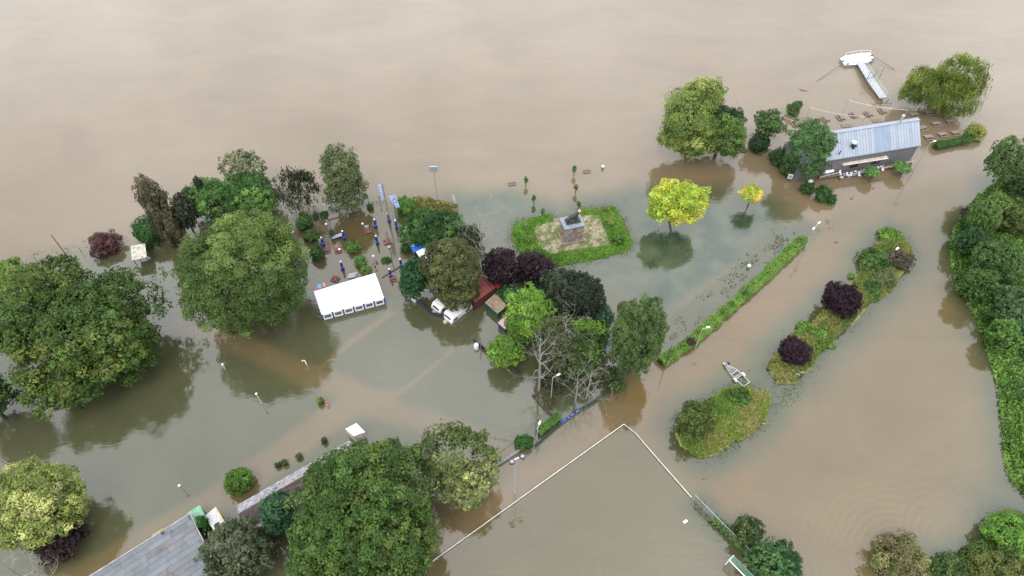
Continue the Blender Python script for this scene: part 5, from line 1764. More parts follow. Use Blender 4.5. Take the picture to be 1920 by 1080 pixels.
b = at(1137, 664)
root = thing("lozenge_banner", "blue and white lozenge banner hanging left of the columnar tree", "banner", b)
hh = 5.2
build("pole", MB().tube([b - Z3 * 0.8, b + Z3 * hh], 0.06, 6), GALV, root)
cloth("flag", [b + np.array([-0.75, -0.1, hh]), b + np.array([0.5, -0.1, hh - 0.1]), b + np.array([0.5, -0.1, hh - 4.4]), b + np.array([-0.3, -0.1, hh - 4.8])], 8, 20, LOZ, root)

# --- monument
PZ = ground_z(*at2(1072, 452))
ma, mb_ = at(1056, 459, PZ), at(1093, 451, PZ)
mx_ = (mb_ - ma) / np.linalg.norm(mb_ - ma)
my_ = np.array([-mx_[1], mx_[0], 0])
mW, mD, mH = np.linalg.norm(mb_ - ma) - 0.45, 3.1, 4.6
mc = (ma + mb_) / 2 + my_ * mD / 2
mon = thing("plinth", "tall stone monument plinth with bluish slab on the grassy island", "monument", v3(mc, PZ))
fr_ = (mx_, my_, Z3)
STONES = [mat("sandstone_%s" % k, c, 0.85, 0.22, 2.5, bump=0.4) for k, c in (("a", (0.235, 0.185, 0.15)), ("b", (0.185, 0.14, 0.115)), ("c", (0.29, 0.25, 0.215)), ("d", (0.21, 0.15, 0.13)))]
build("core", MB().box(mc + Z3 * (PZ + mH / 2 - mc[2] + 0), (mW - 0.2, mD - 0.2, mH), 0, fr_), STONES[1], mon)
build("step", MB().box(v3(mc, PZ + 0.16), (mW + 0.7, mD + 0.7, 0.5), 0, fr_), STONES[0], mon, bevel=0.03)
rows = [0.68, 0.68, 0.68, 0.62, 0.62, 0.6, 0.36]
z = PZ + 0.42
for ri, rh in enumerate(rows):
    for face in range(4):
        ax, ay, Lf, off = ((mx_, -my_, mW, mD / 2), (my_, mx_, mD, mW / 2), (-mx_, my_, mW, mD / 2), (-my_, -mx_, mD, mW / 2))[face]
        u = -Lf / 2 + (0.0 if ri % 2 else 0.0)
        while u < Lf / 2 - 0.05:
            w = min(random.uniform(0.55, 1.05), Lf / 2 - u)
            if Lf / 2 - u - w < 0.3:
                w = Lf / 2 - u
            pr_ = random.uniform(-0.015, 0.03)
            m_ = STONES[2] if ri in (4,) and random.random() < 0.8 else random.choice(STONES)
            build("stone_block", MB().box(mc * [1, 1, 0] + ax * (u + w / 2) + ay * (off - 0.08 + pr_) + Z3 * (z + rh / 2), (w - 0.03, 0.2, rh - 0.03), 0, (ax, ay, Z3)), m_, mon)
            u += w
    z += rh
SLATEB = mat("bluestone", (0.20, 0.235, 0.275), 0.5, 0.15, 1.2)
build("cap_slab", MB().box(v3(mc, z + 0.14), (mW + 0.5, mD + 0.5, 0.28), 0, fr_), SLATEB, mon, bevel=0.04)
ztop = z + 0.28
BRONZE = mat("bronze", (0.05, 0.05, 0.045), 0.5, 0.3, 3, metal=0.5)
st = thing("animal_statue", "dark bronze animal statue with raised pale head on top of the plinth", "statue", v3(mc, ztop))
build("base", MB().box(v3(mc + mx_ * 0.1, ztop + 0.12), (2.6, 1.3, 0.24), 0, fr_), BRONZE, st, bevel=0.03)


def skin_body(name, nodes, edges, radii, m, parent, sub=2):
    me = bpy.data.meshes.new(name)
    o0 = ORG[parent.name]
    me.from_pydata([tuple(np.array(p) - o0) for p in nodes], edges, [])
    o = link(name, me, m, parent)
    o.modifiers.new("skin", 'SKIN')
    for i, sv in enumerate(me.skin_vertices[0].data):
        sv.radius = (radii[i], radii[i])
        sv.use_root = i == 0
    s = o.modifiers.new("smooth", 'SUBSURF')
    s.levels = s.render_levels = sub
    return o


def mp_(u, v, h):
    return v3(mc, ztop + 0.24) + mx_ * u + my_ * v + Z3 * h


nodes = [mp_(-0.9, 0, 0.85), mp_(-0.3, 0, 0.88), mp_(0.4, 0, 1.0), mp_(0.85, 0, 1.35), mp_(1.1, 0, 1.7), mp_(1.4, 0, 1.72),
         mp_(-1.0, -0.25, 0.5), mp_(-0.85, -0.25, 0.28), mp_(-0.95, -0.25, 0.05), mp_(-0.8, 0.25, 0.5), mp_(-0.65, 0.25, 0.28), mp_(-0.75, 0.25, 0.05),
         mp_(0.5, -0.25, 0.55), mp_(0.55, -0.25, 0.05), mp_(0.75, 0.25, 0.55), mp_(0.85, 0.25, 0.05), mp_(-1.25, 0, 0.8), mp_(-1.45, 0, 0.35)]
edges = [(0, 1), (1, 2), (2, 3), (3, 4), (4, 5), (0, 6), (6, 7), (7, 8), (0, 9), (9, 10), (10, 11), (2, 12), (12, 13), (2, 14), (14, 15), (0, 16), (16, 17)]
radii = [0.34, 0.36, 0.4, 0.3, 0.24, 0.15, 0.18, 0.12, 0.1, 0.18, 0.12, 0.1, 0.15, 0.1, 0.15, 0.1, 0.07, 0.06]
skin_body("body", nodes, edges, radii, BRONZE, st)
PALEGOLD = mat("pale_gold", (0.5, 0.42, 0.2), 0.5, 0.2, 3)  # head paler and yellower than the bronze body
build("head", MB().lathe(mp_(1.15, 0, 1.72), [(0.12, -0.1), (0.3, 0.08), (0.32, 0.25), (0.2, 0.42), (0.05, 0.48)], 10), PALEGOLD, st, smooth=True)
for s in (-0.13, 0.13):
    build("ear", MB().lathe(mp_(1.1, s, 2.1), [(0.07, 0), (0.05, 0.12), (0.01, 0.2)], 6), BRONZE, st)
st.scale = (1.2, 1.2, 1.25)
# paved apron behind the plinth
ap = thing("stone_edging", "pale stone edging where the monument path meets the flood", "edging", v3(at(1062, 410), 0.2))
for k in range(13):
    q = at(1040 + k * 3.9, 412.5 - k * 0.72, 0.3)
    build("stone", MB().box((q[0], q[1], 0.25), (0.42, 0.5, 0.3), 0.1 + 0.1 * random.random()), STONES[2], ap)

# --- pontoon with gangway
DK = [(1575.6, 109.7), (1584, 122), (1608, 120.5), (1626, 117), (1639.5, 111), (1632, 99), (1614, 99.5), (1583, 105)]
Pd = [at(*q, 0.7) for q in DK]
c = sum(Pd) / len(Pd)
pon = thing("pontoon", "white floating landing stage moored out in the river", "pontoon", (c[0], c[1], 0))
build("hull", MB().prism([(c + (p - c) * 0.985)[:2] for p in Pd], -0.5, 0.55), STEEL, pon)
build("deck", MB().prism([p[:2] for p in Pd], 0.56, 0.72), WHITE, pon, bevel=0.03)
for q in ((1589, 120.5), (1636, 111.5), (1634, 105), (1581, 115)):
    p = at(*q, 0.72)
    build("bollard", MB().box(p + Z3 * 0.12, (0.9, 0.35, 0.25), 0.2), DARKSTEEL, pon, bevel=0.04)
mb = MB()
rail = [at(*q, 0.72) for q in ((1584, 105.5), (1600, 102), (1614, 100.5), (1631, 100))]
for p in rail:
    mb.tube([p, p + Z3 * 1.0], 0.035, 5)
mb.tube([p + Z3 * 1.0 for p in rail], 0.035, 5)
build("railing", mb, WHITE, pon)
gw = thing("gangway", "grey metal gangway sloping from the white pontoon to the shore", "gangway", at(1635, 150))
l0, l1, l2 = at(1606, 115, 0.95), at(1626, 148, 1.5), at(1651, 184, 1.0)
r0_, r1, r2 = at(1618, 113, 0.95), at(1637, 144, 1.5), at(1663, 182, 1.0)
for a, b, c_, d_2, n in ((l0, l1, r1, r0_, 14), (l1, l2, r2, r1, 14)):
    for k in range(n):
        u0, u1 = k / n, (k + 0.88) / n
        build("tread_plate", MB().slab([a + (b - a) * u0, a + (b - a) * u1, d_2 + (c_ - d_2) * u1, d_2 + (c_ - d_2) * u0], 0.05), GALV, gw)
for A in ((l0, l1, l2), (r0_, r1, r2)):
    mb = MB()
    for hgt in (0.5, 1.05):
        mb.tube([p + Z3 * hgt for p in A], 0.045, 5)
    for a, b in zip(A[:-1], A[1:]):
        for t in np.linspace(0, 1, 6):
            q = a + (b - a) * t
            mb.tube([q - Z3 * 0.1, q + Z3 * 1.05], 0.04, 5)
    build("handrail", mb, GALV, gw)
    mb = MB()
    for a, b in zip(A[:-1], A[1:]):
        mb.tube([a - Z3 * 0.12, b - Z3 * 0.12], 0.12, 6)
    build("side_beam", mb, GALV, gw)
mb = MB()
for p, q in ((l1, r1),):
    e = (q - p) / np.linalg.norm(q - p)
    a, b = p - e * 0.1, q + e * 3.0
    for k in (a, q + e * 0.6, b):
        mb.tube([v3(k, -0.8), k + Z3 * 2.0], 0.08, 6)
    mb.tube([a + Z3 * 2.0, b + Z3 * 2.0], 0.08, 6)
    mb.tube([q + e * 0.6 + Z3 * 0.2, b + Z3 * 1.9], 0.05, 5)
    mb.tube([a + Z3 * 0.1, b + Z3 * 0.1], 0.08, 6)
build("support_frame", mb, STEEL, gw)
root = thing("shore_rail", "dark railing in the water at the shore end of the gangway", "railing", at(1655, 192))
mb = MB()
for a, b in (((1638, 195), (1672, 193)), ((1651, 195), (1654, 186)), ((1662, 190), (1667, 186))):
    p, q = at(*a, 0.4), at(*b, 0.4)
    mb.tube([p, q], 0.07, 5)
    for k in (p, q):
        mb.tube([v3(k, -0.8), k], 0.06, 5)
build("rail", mb, DARKSTEEL, root)
for a, b, lab in (((1580, 119), (1510, 166), "mooring cable running left from the white pontoon"), ((1640, 107), (1694, 139), "mooring cable running right from the white pontoon")):
    p, q = at(*a, 0.8), at(*b, 0.0)
    m_ = p * 0.5 + q * 0.5 - Z3 * 0.1
    root = thing("mooring_cable", lab, "cable", q)
    build("cable", MB().tube([p, m_, q - Z3 * 0.4], 0.055, 5), DARKSTEEL, root)
root = thing("drift_branch", "dark driftwood branch where the left mooring cable enters the river", "driftwood", at(1505, 168))
build("branch", MB().tube([at(1498, 167, 0.05), at(1506, 169, 0.15), at(1516, 171, 0.0), at(1520, 170, -0.2)], [0.08, 0.12, 0.08, 0.04], 6), WOOD, root)

# --- light-string masts and cords by the tables
def cord(label, a, b, za, zb, posts):
    p, q = at(*a, za), at(*b, zb)
    root = thing("light_string", label, "light string", p * [1, 1, 0])
    n = 16
    pts = [p + (q - p) * t - Z3 * 0.5 * 4 * t * (1 - t) for t in np.linspace(0, 1, n + 1)]
    build("cord", MB().tube(pts, 0.055, 5), mat("pale_rope", (0.62, 0.54, 0.42), 0.8), root)
    mb = MB()
    for k in range(1, n):
        mb.lathe(pts[k] - Z3 * 0.16, [(0.02, 0.13), (0.06, 0.05), (0.02, 0)], 5)
    build("bulbs", mb, LAMPGLASS, root, kind="stuff")
    for k, (s, base) in enumerate(posts):
        t = p if s == 0 else q
        build("post", MB().tube([v3(t, -0.8), t + Z3 * 0.1], 0.06, 6), GALV, root)
cord("light string over the left picnic tables, lowest and nearest the tree", (1468, 219), (1516, 229), 3.4, 1.4, [(0, 0)])
cord("light string between the bush on the stump and the middle tables", (1519, 201), (1622, 219), 3.6, 3.4, [(0, 0), (1, 0)])
cord("light string from below the gangway to the restaurant chimney", (1591, 188), (1702, 206), 3.6, 4.6, [(0, 0), (1, 0)])

# --- picnic tables
pt = thing("picnic_table", "brown picnic table", "picnic table")
for k in range(4):
    build("plank", MB().box((0, -0.32 + k * 0.215, 0.02), (2.1, 0.19, 0.05)), PALEWOOD, pt)
for s in (-1, 1):
    build("bench_plank", MB().box((0, s * 0.85, -0.26), (2.1, 0.28, 0.05)), PALEWOOD, pt)
    mb = MB()
    mb.box((s * 0.75, 0, -0.3), (0.08, 1.9, 0.1))
    for t in (-1, 1):
        mb.tube([(s * 0.75, t * 0.25, 0.0), (s * 0.75, t * 0.7, -0.95)], 0.06, 4)
    build("trestle", mb, WOOD, pt)
RIV = [(1492, 230, "picnic table farthest left, next to the low light string"), (1548, 221, "picnic table half behind the feathery tree's top"), (1577, 218, "picnic table under the middle of the long light string"),
       (1602, 213, "picnic table between two light strings by the river"), (1629, 211, "picnic table at the right end of the middle light string"), (1655, 205, "dark picnic table closest to the gangway's shore end")]
places = []
for x, y, lab in RIV:
    places.append(((*at(x, y, 0.5)[:2], 0.5), heading((1488, 225), (1496, 235)) + random.uniform(-0.12, 0.12), lab, "picnic tables behind the restaurant"))
for x, y, lab in ((1715, 214, "picnic table behind the restaurant chimney at the willow"), (1742, 210, "picnic table deep under the willow's left half"), (1775, 212, "picnic table at the willow trunk"),
                  (1756, 231, "picnic table in the middle of the willow's shade"), (1783, 227, "large picnic table under the willow's hanging branches"), (1731, 239, "picnic table cut off by the restaurant's roof corner"),
                  (1742, 256, "picnic table right before the lamp post at the hedge"), (1768, 251, "picnic table, middle one along the clipped hedge"), (1793, 248, "picnic table nearest the yellow-green bush")):
    places.append(((*at(x, y, 0.5)[:2], 0.5), heading((1742, 256), (1768, 251.5)) + random.uniform(-0.1, 0.1), lab, "picnic tables under the willow"))
spread(pt, places)
root = thing("pallet", "low wooden pallet lying behind the restaurant roof, left one", "pallet", at(1590, 240))
for k in range(5):
    build("plank", MB().box(at(1588, 238, 0.12) + np.array([0, k * 0.28, 0]), (2.6, 0.2, 0.05), 0.1), PALEWOOD, root)
root = thing("pallet", "low wooden pallet lying behind the restaurant roof, right one", "pallet", at(1646, 229))
for k in range(5):
    build("plank", MB().box(at(1646, 228, 0.12) + np.array([0, k * 0.28, 0]), (2.6, 0.2, 0.05), 0.1), PALEWOOD, root)

# --- closed blue parasols
pa = thing("parasol", "closed blue parasol", "parasol")
build("pole", MB().tube([(0, 0, -1.0), (0, 0, 2.3)], 0.035, 6), WHITE, pa)
vs, fs = [], []
NS = 16
prof = [(0.05, 2.3), (0.13, 2.12), (0.17, 1.75), (0.23, 1.3), (0.19, 0.95), (0.28, 0.6), (0.34, 0.25)]
for r, z in prof:
    for k in range(NS):
        f = 1.0 if k % 2 else 0.72
        vs.append((r * f * math.cos(2 * PI * k / NS), r * f * math.sin(2 * PI * k / NS), z))
for i in range(len(prof) - 1):
    for k in range(NS):
        fs.append((i * NS + k, (i + 1) * NS + k, (i + 1) * NS + (k + 1) % NS, i * NS + (k + 1) % NS))
fs.append(tuple(range(NS)))
build("canopy", MB().add(vs, fs), BLUECLOTH, pa)
build("cap", MB().lathe((0, 0, 2.22), [(0.16, 0), (0.15, 0.14), (0.04, 0.24)], 8), WHITE, pa)
build("tie", MB().lathe((0, 0, 0.9), [(0.24, 0), (0.24, 0.08)], 10), mat("pale_blue_tie", (0.15, 0.25, 0.55), 0.7), pa)
PS = [(607, 461, "closed blue parasol beside the grey board in the garden"), (646, 449, "closed blue parasol at the end of the striped garden table"), (705, 427, "closed blue parasol alone in the garden below the birch's right"),
      (730, 416, "closed blue parasol at the foot of the wooden flagpole"), (744, 429, "closed blue parasol against the walnut tree's left edge"), (708, 458, "closed blue parasol in mid-garden above the globe lamp"),
      (643, 506, "closed blue parasol behind the tent's back edge"), (753, 501, "closed blue parasol left of the dense dark tree"), (733, 520, "closed blue parasol with a red table, right of the tent")]
spread(pa, [(at(x, y) - Z3 * 0.25, random.uniform(0, 1), lab, "closed blue parasols in the beer garden", 1.25) for x, y, lab in PS])

# --- garden tables
gt = thing("garden_table", "red wooden garden table", "garden table")
for k in range(3):
    build("plank", MB().box((0, -0.24 + k * 0.24, 0.0), (1.5, 0.21, 0.05)), REDWOOD, gt)
for s in (-1, 1):
    build("bench_plank", MB().box((0, s * 0.68, -0.05), (1.5, 0.24, 0.05)), REDWOOD, gt)
    build("trestle", MB().box((s * 0.55, 0, -0.45), (0.1, 1.0, 0.8)), REDWOOD, gt)
gl_ = [(613, 470, 0.2, "red garden table below the parasol with the grey board"), (634, 470, 0.35, "red garden table with a white thing on top, in mid-garden"), (690, 434, 1.9, "red garden table with a planter below the birch"),
       (726, 454, 2.0, "dark red garden table at the rope of lanterns"), (629, 524, 1.2, "dark red garden table behind the tent's left half"), (737, 523, 0.3, "red garden table under the parasol right of the tent")]
spread(gt, [((*at(x, y)[:2], 0.28), rz, lab, "red garden tables in the beer garden") for x, y, rz, lab in gl_])
root = thing("white_crate", "white crate on the red garden table in mid-garden", "crate", v3(at(637, 470), 0.33))
build("body", MB().box(v3(at(637, 470), 0.43), (0.5, 0.4, 0.2), 0.3), WHITE, root, bevel=0.02)
root = thing("planter", "grey planter box behind the red garden table below the birch", "planter", at(688, 429))
build("box", MB().box(v3(at(688, 428), 0.2), (0.9, 0.7, 0.9), 0.2), STEEL, root)
stb = thing("striped_table", "long garden table with blue and white striped top", "table", at(633, 443))
a, b = at(623, 446, 0.5), at(642, 439.5, 0.5)
d_ = (b - a) / np.linalg.norm(b - a)
dn = np.array([-d_[1], d_[0], 0])
for k in range(4):
    build("plank", MB().box((a + b) / 2 + dn * (k - 1.5) * 0.24, (np.linalg.norm(b - a), 0.21, 0.05), 0, (d_, dn, Z3)), (mat("slate_blue", (0.09, 0.11, 0.3), 0.6), mat("white_blue", (0.55, 0.58, 0.66), 0.6))[k % 2], stb)
for t in (0.15, 0.85):
    build("trestle", MB().box(v3(a + (b - a) * t, -0.15), (0.1, 0.8, 1.2), 0, (d_, dn, Z3)), REDWOOD, stb)
root = thing("menu_board", "grey menu board leaning at the leftmost blue parasol", "board", at(601, 461))
build("board", MB().box(v3(at(602, 456), 0.6), (0.9, 0.1, 1.3), 0.6), mat("pale_blue_grey", (0.36, 0.42, 0.45), 0.6), root)
for k, (x, y, col, lab) in enumerate(((593, 545, (0.55, 0.08, 0.12), "red plastic sheet standing at the tent's back left corner"), (600, 541, (0.16, 0.36, 0.6), "light blue panel between red and orange ones behind the tent"), (609, 538, (0.6, 0.26, 0.17), "orange slide panel at the tent's back edge"))):
    root = thing("play_panel", lab, "panel", at(x, y))
    build("panel", MB().box(v3(at(x, y), 0.7), (0.55 + 0.3 * (k == 1), 1.2, 0.1), 0.3), mat("play_%s" % ("red", "blue", "orange")[k], col, 0.5), root, bevel=0.03)
    for s in (-0.2, 0.2):
        build("leg", MB().tube([v3(at(x, y), -0.8) + np.array([s, 0, 0]), v3(at(x, y), 0.66) + np.array([s, 0, 0])], 0.04, 5), STEEL, root)
root = thing("slatted_bench", "grey slatted bench frame just above the tent roof", "bench", at(658, 521))
for k in range(6):
    build("slat", MB().box(at(658, 520, 0.25) + np.array([0.05 * k, 0.22 * k, 0]), (1.7, 0.1, 0.05), 0.25), GALV, root)
root = thing("plank_wall", "brown floating beam between two blue parasols near the tent", "beam", at(733, 512))
build("beam", MB().tube([at(717, 520, 0.1), at(752, 498, 0.1)], 0.16, 6), mat("brown_beam", (0.13, 0.075, 0.035), 0.8, 0.3, 3), root)
root = thing("lantern_rope", "sagging dark garland with round lanterns lying across the garden", "garland", at(726, 462))
build("rope", MB().tube([at(724, 436, 0.05), at(729, 452, 0.15), at(733, 476, 0.08), at(736, 495, 0.05), at(742, 512, 0.02)], 0.09, 5), mat("garland", (0.055, 0.06, 0.03), 0.9), root)
for x, y in ((730, 464), (719, 491)):
    build("lantern", MB().lathe(at(x, y, 0.0), [(0.1, -0.1), (0.3, 0.1), (0.3, 0.3), (0.1, 0.5)], 9), mat("cream_glass", (0.55, 0.52, 0.38), 0.4), root)


# --- lamps
def globe_lamp(label, base, h, m=STEEL, name="garden_lamp", head="globe", group=None):
    b = at(*base)
    root = thing(name, label, "lamp", b, group)
    build("pole", MB().tube([b - Z3 * 0.9, b + Z3 * h], [0.06, 0.045], 7), m, root)
    if head == "globe":
        build("globe", MB().lathe(b + Z3 * h, [(0.06, 0), (0.2, 0.08), (0.27, 0.25), (0.2, 0.42), (0.05, 0.5)], 10), LAMPGLASS, root, smooth=True)
    elif head == "lantern":
        build("lantern", MB().lathe(b + Z3 * h, [(0.1, 0), (0.17, 0.3), (0.24, 0.34), (0.05, 0.52)], 6), DARKSTEEL, root)
    else:
        build("lamp_head", MB().lathe(b + Z3 * h, [(0.06, 0), (0.19, 0.06), (0.22, 0.14), (0.12, 0.22), (0.03, 0.25)], 10), WHITE, root)
    return root


globe_lamp("globe lamp above the tiny conifer in the garden", (615, 433), 1.9)
globe_lamp("globe lamp left in the garden above the purple-red bushes", (554, 448), 1.9)
globe_lamp("globe lamp by the mid-red benches below the birch", (683, 433), 2.0)
globe_lamp("globe lamp with half-drowned chairs round its foot", (703, 494), 2.1)
root = thing("drowned_chair", "half-drowned dark chairs crowded at a globe lamp's foot", "chairs", at(703, 496))
for x, y in ((699, 495), (707, 494), (706, 490), (703, 500)):
    c = at(x, y, 0.12)
    build("backrest", MB().box(c, (0.45, 0.06, 0.35), x), DARKSTEEL, root)
for (x, y), lab in (((518, 415), "fence lantern farthest left on the garden's river fence"), ((536, 419), "fence lantern, second from the left by the dark garland"), ((551, 411), "fence lantern right behind the topmost garden shrub"),
                    ((592, 399), "fence lantern left of the white gateway"), ((692, 383), "fence lantern right of the birch"), ((713, 382), "fence lantern closest to the flagpoles")):
    globe_lamp(lab, (x, y), 1.7, DARKSTEEL, "fence_lantern", "lantern")
def wire_fence(label, pts, h, n, m=DARKSTEEL, name="wire_fence", wires=3, r=0.02, pr=0.04):
    P = [at(*p) for p in pts]
    root = thing(name, label, "fence", P[0])
    for a, b in zip(P[:-1], P[1:]):
        for k in range(n):
            q = a + (b - a) * k / n
            build("post", MB().tube([q - Z3 * 0.8, q + Z3 * h], pr, 5), m, root)
        for k in range(wires):
            z = h * (0.15 + 0.8 * k / max(1, wires - 1))
            build("wire", MB().tube([a + Z3 * z, b + Z3 * z], r, 4), m, root)
    return root
wire_fence("thin river fence with lanterns along the beer garden", [(500, 424), (600, 401), (668, 387), (725, 378)], 0.75, 9)
gate = thing("gateway", "white gateway with blue lettered sign in the garden fence", "gate", at(614, 401))
g0, g1 = at(611, 399), at(635, 392)
build("post", MB().tube([g0 - Z3 * 0.8, g0 + Z3 * 2.6], 0.08, 6), WHITE, gate)
build("post", MB().tube([g1 - Z3 * 0.8, g1 + Z3 * 2.6], 0.08, 6), DARKSTEEL, gate)
gd = (g1 - g0) / np.linalg.norm(g1 - g0)
gn = np.array([gd[1], -gd[0], 0])
sg = build("sign_board", MB().box(v3((g0 + g1) / 2, 2.45), (np.linalg.norm(g1 - g0), 0.06, 0.55), 0, (gd, -gn, Z3)), WHITE, gate)
mb = MB()
for k in range(5):
    mb.box(v3(g0 + (g1 - g0) * (0.3 + 0.1 * k) + gn * 0.04, 2.45 + 0.04 * (k % 2)), (0.13, 0.02, 0.26), 0, (gd, gn, Z3))
build("lettering", mb, BLUEPAINT, sg, kind="stuff")
mb = MB()
for k in range(9):
    q = g0 + (g1 - g0) * k / 8
    mb.tube([v3(q, -0.4), v3(q, 0.9)], 0.02, 4)
mb.tube([v3(g0, 0.9), v3(g1, 0.9)], 0.03, 4)
build("gate_leaf", mb, STEEL, gate)


def street_lamp(label, base, top, arm=None, m=GALV, twin=False, name="street_lamp"):
    b = at(*base)
    h = pole_height(base, top)
    root = thing(name, label, "lamp post", b)
    build("pole", MB().tube([b - Z3 * 0.9, b + Z3 * h], [0.11, 0.07], 8), m, root)
    if arm is not None:
        a = np.array([math.cos(arm), math.sin(arm), 0])
        for s in ((1, -1) if twin else (1,)):
            build("arm", MB().tube([b + Z3 * h, b + Z3 * (h + 0.1) + a * 1.0 * s], 0.05, 6), m, root)
            build("lamp_head", MB().box(b + Z3 * (h + 0.1) + a * 1.15 * s, (0.75, 0.32, 0.14), arm), WHITE, root, bevel=0.04)
    return root


street_lamp("tall lamp post in front of the restaurant's right corner", (1708, 329), (1742, 268), 0.4)
street_lamp("lamp post with white head standing in the long hedge", (1304, 652), (1317, 617), 0.3)
street_lamp("bare dark pole at the long hedge's lower end", (1246, 690), (1256, 648), None, DARKSTEEL, name="pole")
street_lamp("bare dark pole rising from the middle of the long hedge", (1392, 560), (1401, 533), None, DARKSTEEL, name="pole")
street_lamp("white lamp post in the fence hedge above the pitch corner", (1006, 829), (1007, 804), 1.2)
street_lamp("short white post under the bare dead trees", (1033, 747), (1031, 708), 0.5)
sgn = street_lamp("signpost with white cross arms past the long hedge", (1508, 469), (1526, 424), 0.8, GALV, True, "signpost")
for (base, h, lab) in (((491, 757), 3.4, "slender lamp in the flooded meadow, between the two paths"), ):
    globe_lamp(lab, base, h, WHITE, "meadow_lamp", "cap")
globe_lamp("short lamp in the meadow beside the diagonal path, below the huge round tree", (423, 693), 1.7, WHITE, "meadow_lamp", "cap")
globe_lamp("short grey lamp in the meadow near the flat roof", (345, 920), 2.0, STEEL, "meadow_lamp", "cap")
b = at(575, 684)
root = thing("stand_pipe", "white bent stand pipe at the crossing of the flooded paths", "pipe", b)
build("pipe", MB().tube([b - Z3 * 0.6, b + Z3 * 1.2, b + np.array([-0.15, 0, 1.5]), b + np.array([-0.45, 0, 1.45]), b + np.array([-0.55, 0, 1.2])], 0.11, 7), WHITE, root)
b = at(615, 760)
root = thing("marker_post", "red and white marker post beside a small bush in the meadow", "marker", b)
for k in range(4):
    build("band", MB().lathe(b + Z3 * (-0.2 + k * 0.3), [(0.22, 0), (0.22, 0.29)], 9), (WHITE, mat("signal_red", (0.5, 0.04, 0.04), 0.5))[k % 2], root)
street_lamp("dark leaning mast behind the leftmost trees at the riverbank", (131, 487), (100, 441), None, DARKSTEEL, name="mast")
for i, (x, y) in enumerate(((48, 498), (70, 490), (94, 487), (112, 480), (131, 474), (154, 473))):
    b = at(x, y)
    root = thing("bank_post", ("short thin post on the left riverbank, farthest left", "short thin post on the left riverbank, second from left", "short thin post on the left riverbank, third from left", "short thin post just left of the dark mast's foot",
                               "short thin post right of the dark mast", "short thin post on the left bank nearest the purple shrub")[i], "post", b)
    build("post", MB().tube([b - Z3 * 0.6, b + np.array([-0.1, 0, 1.5])], 0.045, 5), DARKSTEEL, root)
    build("post_cap", MB().lathe(b + np.array([-0.1, 0, 1.5]), [(0.07, 0), (0.02, 0.08)], 5), STEEL, root)
# white-roofed shelter on posts
SQ = [at(245, 461, 2.6), at(247, 488, 2.6), at(275, 482, 2.6), at(272, 456, 2.6)]
c = sum(SQ) / 4
root = thing("shelter", "shelter with stained white square roof on dark posts in the flood", "shelter", (c[0], c[1], 0))
STAIN = mat("stained_white", (0.62, 0.59, 0.52), 0.75, col2=(0.26, 0.21, 0.16), scale=1.6)
build("roof", MB().slab(SQ, 0.14), STAIN, root, bevel=0.02)
for q in SQ:
    e = c + (q - c) * 0.85
    build("post", MB().tube([v3(e, -0.8), v3(e, 2.45)], 0.08, 6), DARKSTEEL, root)
# sign board in the river
b = at(817, 349)
hh = pole_height((817, 349), (812, 322))
root = thing("river_sign", "grey sign board on a thin pole standing in the river", "sign", b)
build("pole", MB().tube([b - Z3 * 0.8, b + Z3 * (hh + 0.8)], 0.07, 6), STEEL, root)
build("board", MB().box(b + Z3 * (hh + 0.8) + np.array([0, -0.1, 0]), (1.75, 0.1, 1.5), 0.05), mat("sign_grey", (0.24, 0.29, 0.34), 0.45, 0.12, 2), root)
build("board_frame", MB().tube([b + np.array([-0.87, -0.1, hh + 1.58]), b + np.array([0.87, -0.06, hh + 1.58])], 0.06, 5), WHITE, root)
root = thing("log_pile", "grey weathered stump leaning on the bank right of the amber thicket", "stump", at(853, 380))
build("trunk", MB().tube([at(855, 388, -0.2), at(852, 376, 0.6), at(849, 366, 1.2)], [0.5, 0.4, 0.28], 9), PALEBARK, root, smooth=True)

# --- benches
bn = thing("park_bench", "bench", "bench")
for k in range(3):
    build("seat_slat", MB().box((0, -0.05 - k * 0.16, 0.0), (1.9, 0.13, 0.05)), WOOD, bn)
for k in range(2):
    build("back_slat", MB().box((0, 0.14 + 0.03 * k, 0.18 + 0.17 * k), (1.9, 0.05, 0.14)), WOOD, bn)
for s in (-0.8, 0.8):
    build("leg", MB().box((s, -0.1, -0.3), (0.1, 0.5, 0.55)), DARKSTEEL, bn)
spread(bn, [((*at(x, y)[:2], 0.12), heading(p, q), lab, grp) for x, y, p, q, lab, grp in
            ((960, 346, (952, 347), (969, 344.5), "dark bench in the flood at the left row of saplings", "benches by the river"), (1100, 323, (1091, 324), (1109, 321.5), "brown bench in the flood right of the farthest sapling", "benches by the river"),
             (1453, 461, (1449, 464), (1458, 457), "reddish bench beside the path at the long hedge's upper end", "benches along the flooded path"), (1358, 545, (1353, 549), (1364, 541), "reddish bench beside the middle of the path", "benches along the flooded path"),
             (1263, 630, (1258, 634), (1270, 626), "reddish bench at the lower end of the path near the columnar tree", "benches along the flooded path"))])
for x, y, lab in ((1130, 316, "small white-topped green bin right of the brown riverside bench"), (1403, 502, "small white-topped green bin by the path and hedge")):
    b = at(x, y)
    root = thing("litter_bin", lab, "bin", b)
    build("body", MB().lathe(b, [(0.3, -0.5), (0.32, 0.6)], 10), GREENP, root)
    build("lid", MB().lathe(b + Z3 * 0.6, [(0.36, 0), (0.34, 0.2), (0.1, 0.32)], 10), WHITE, root)

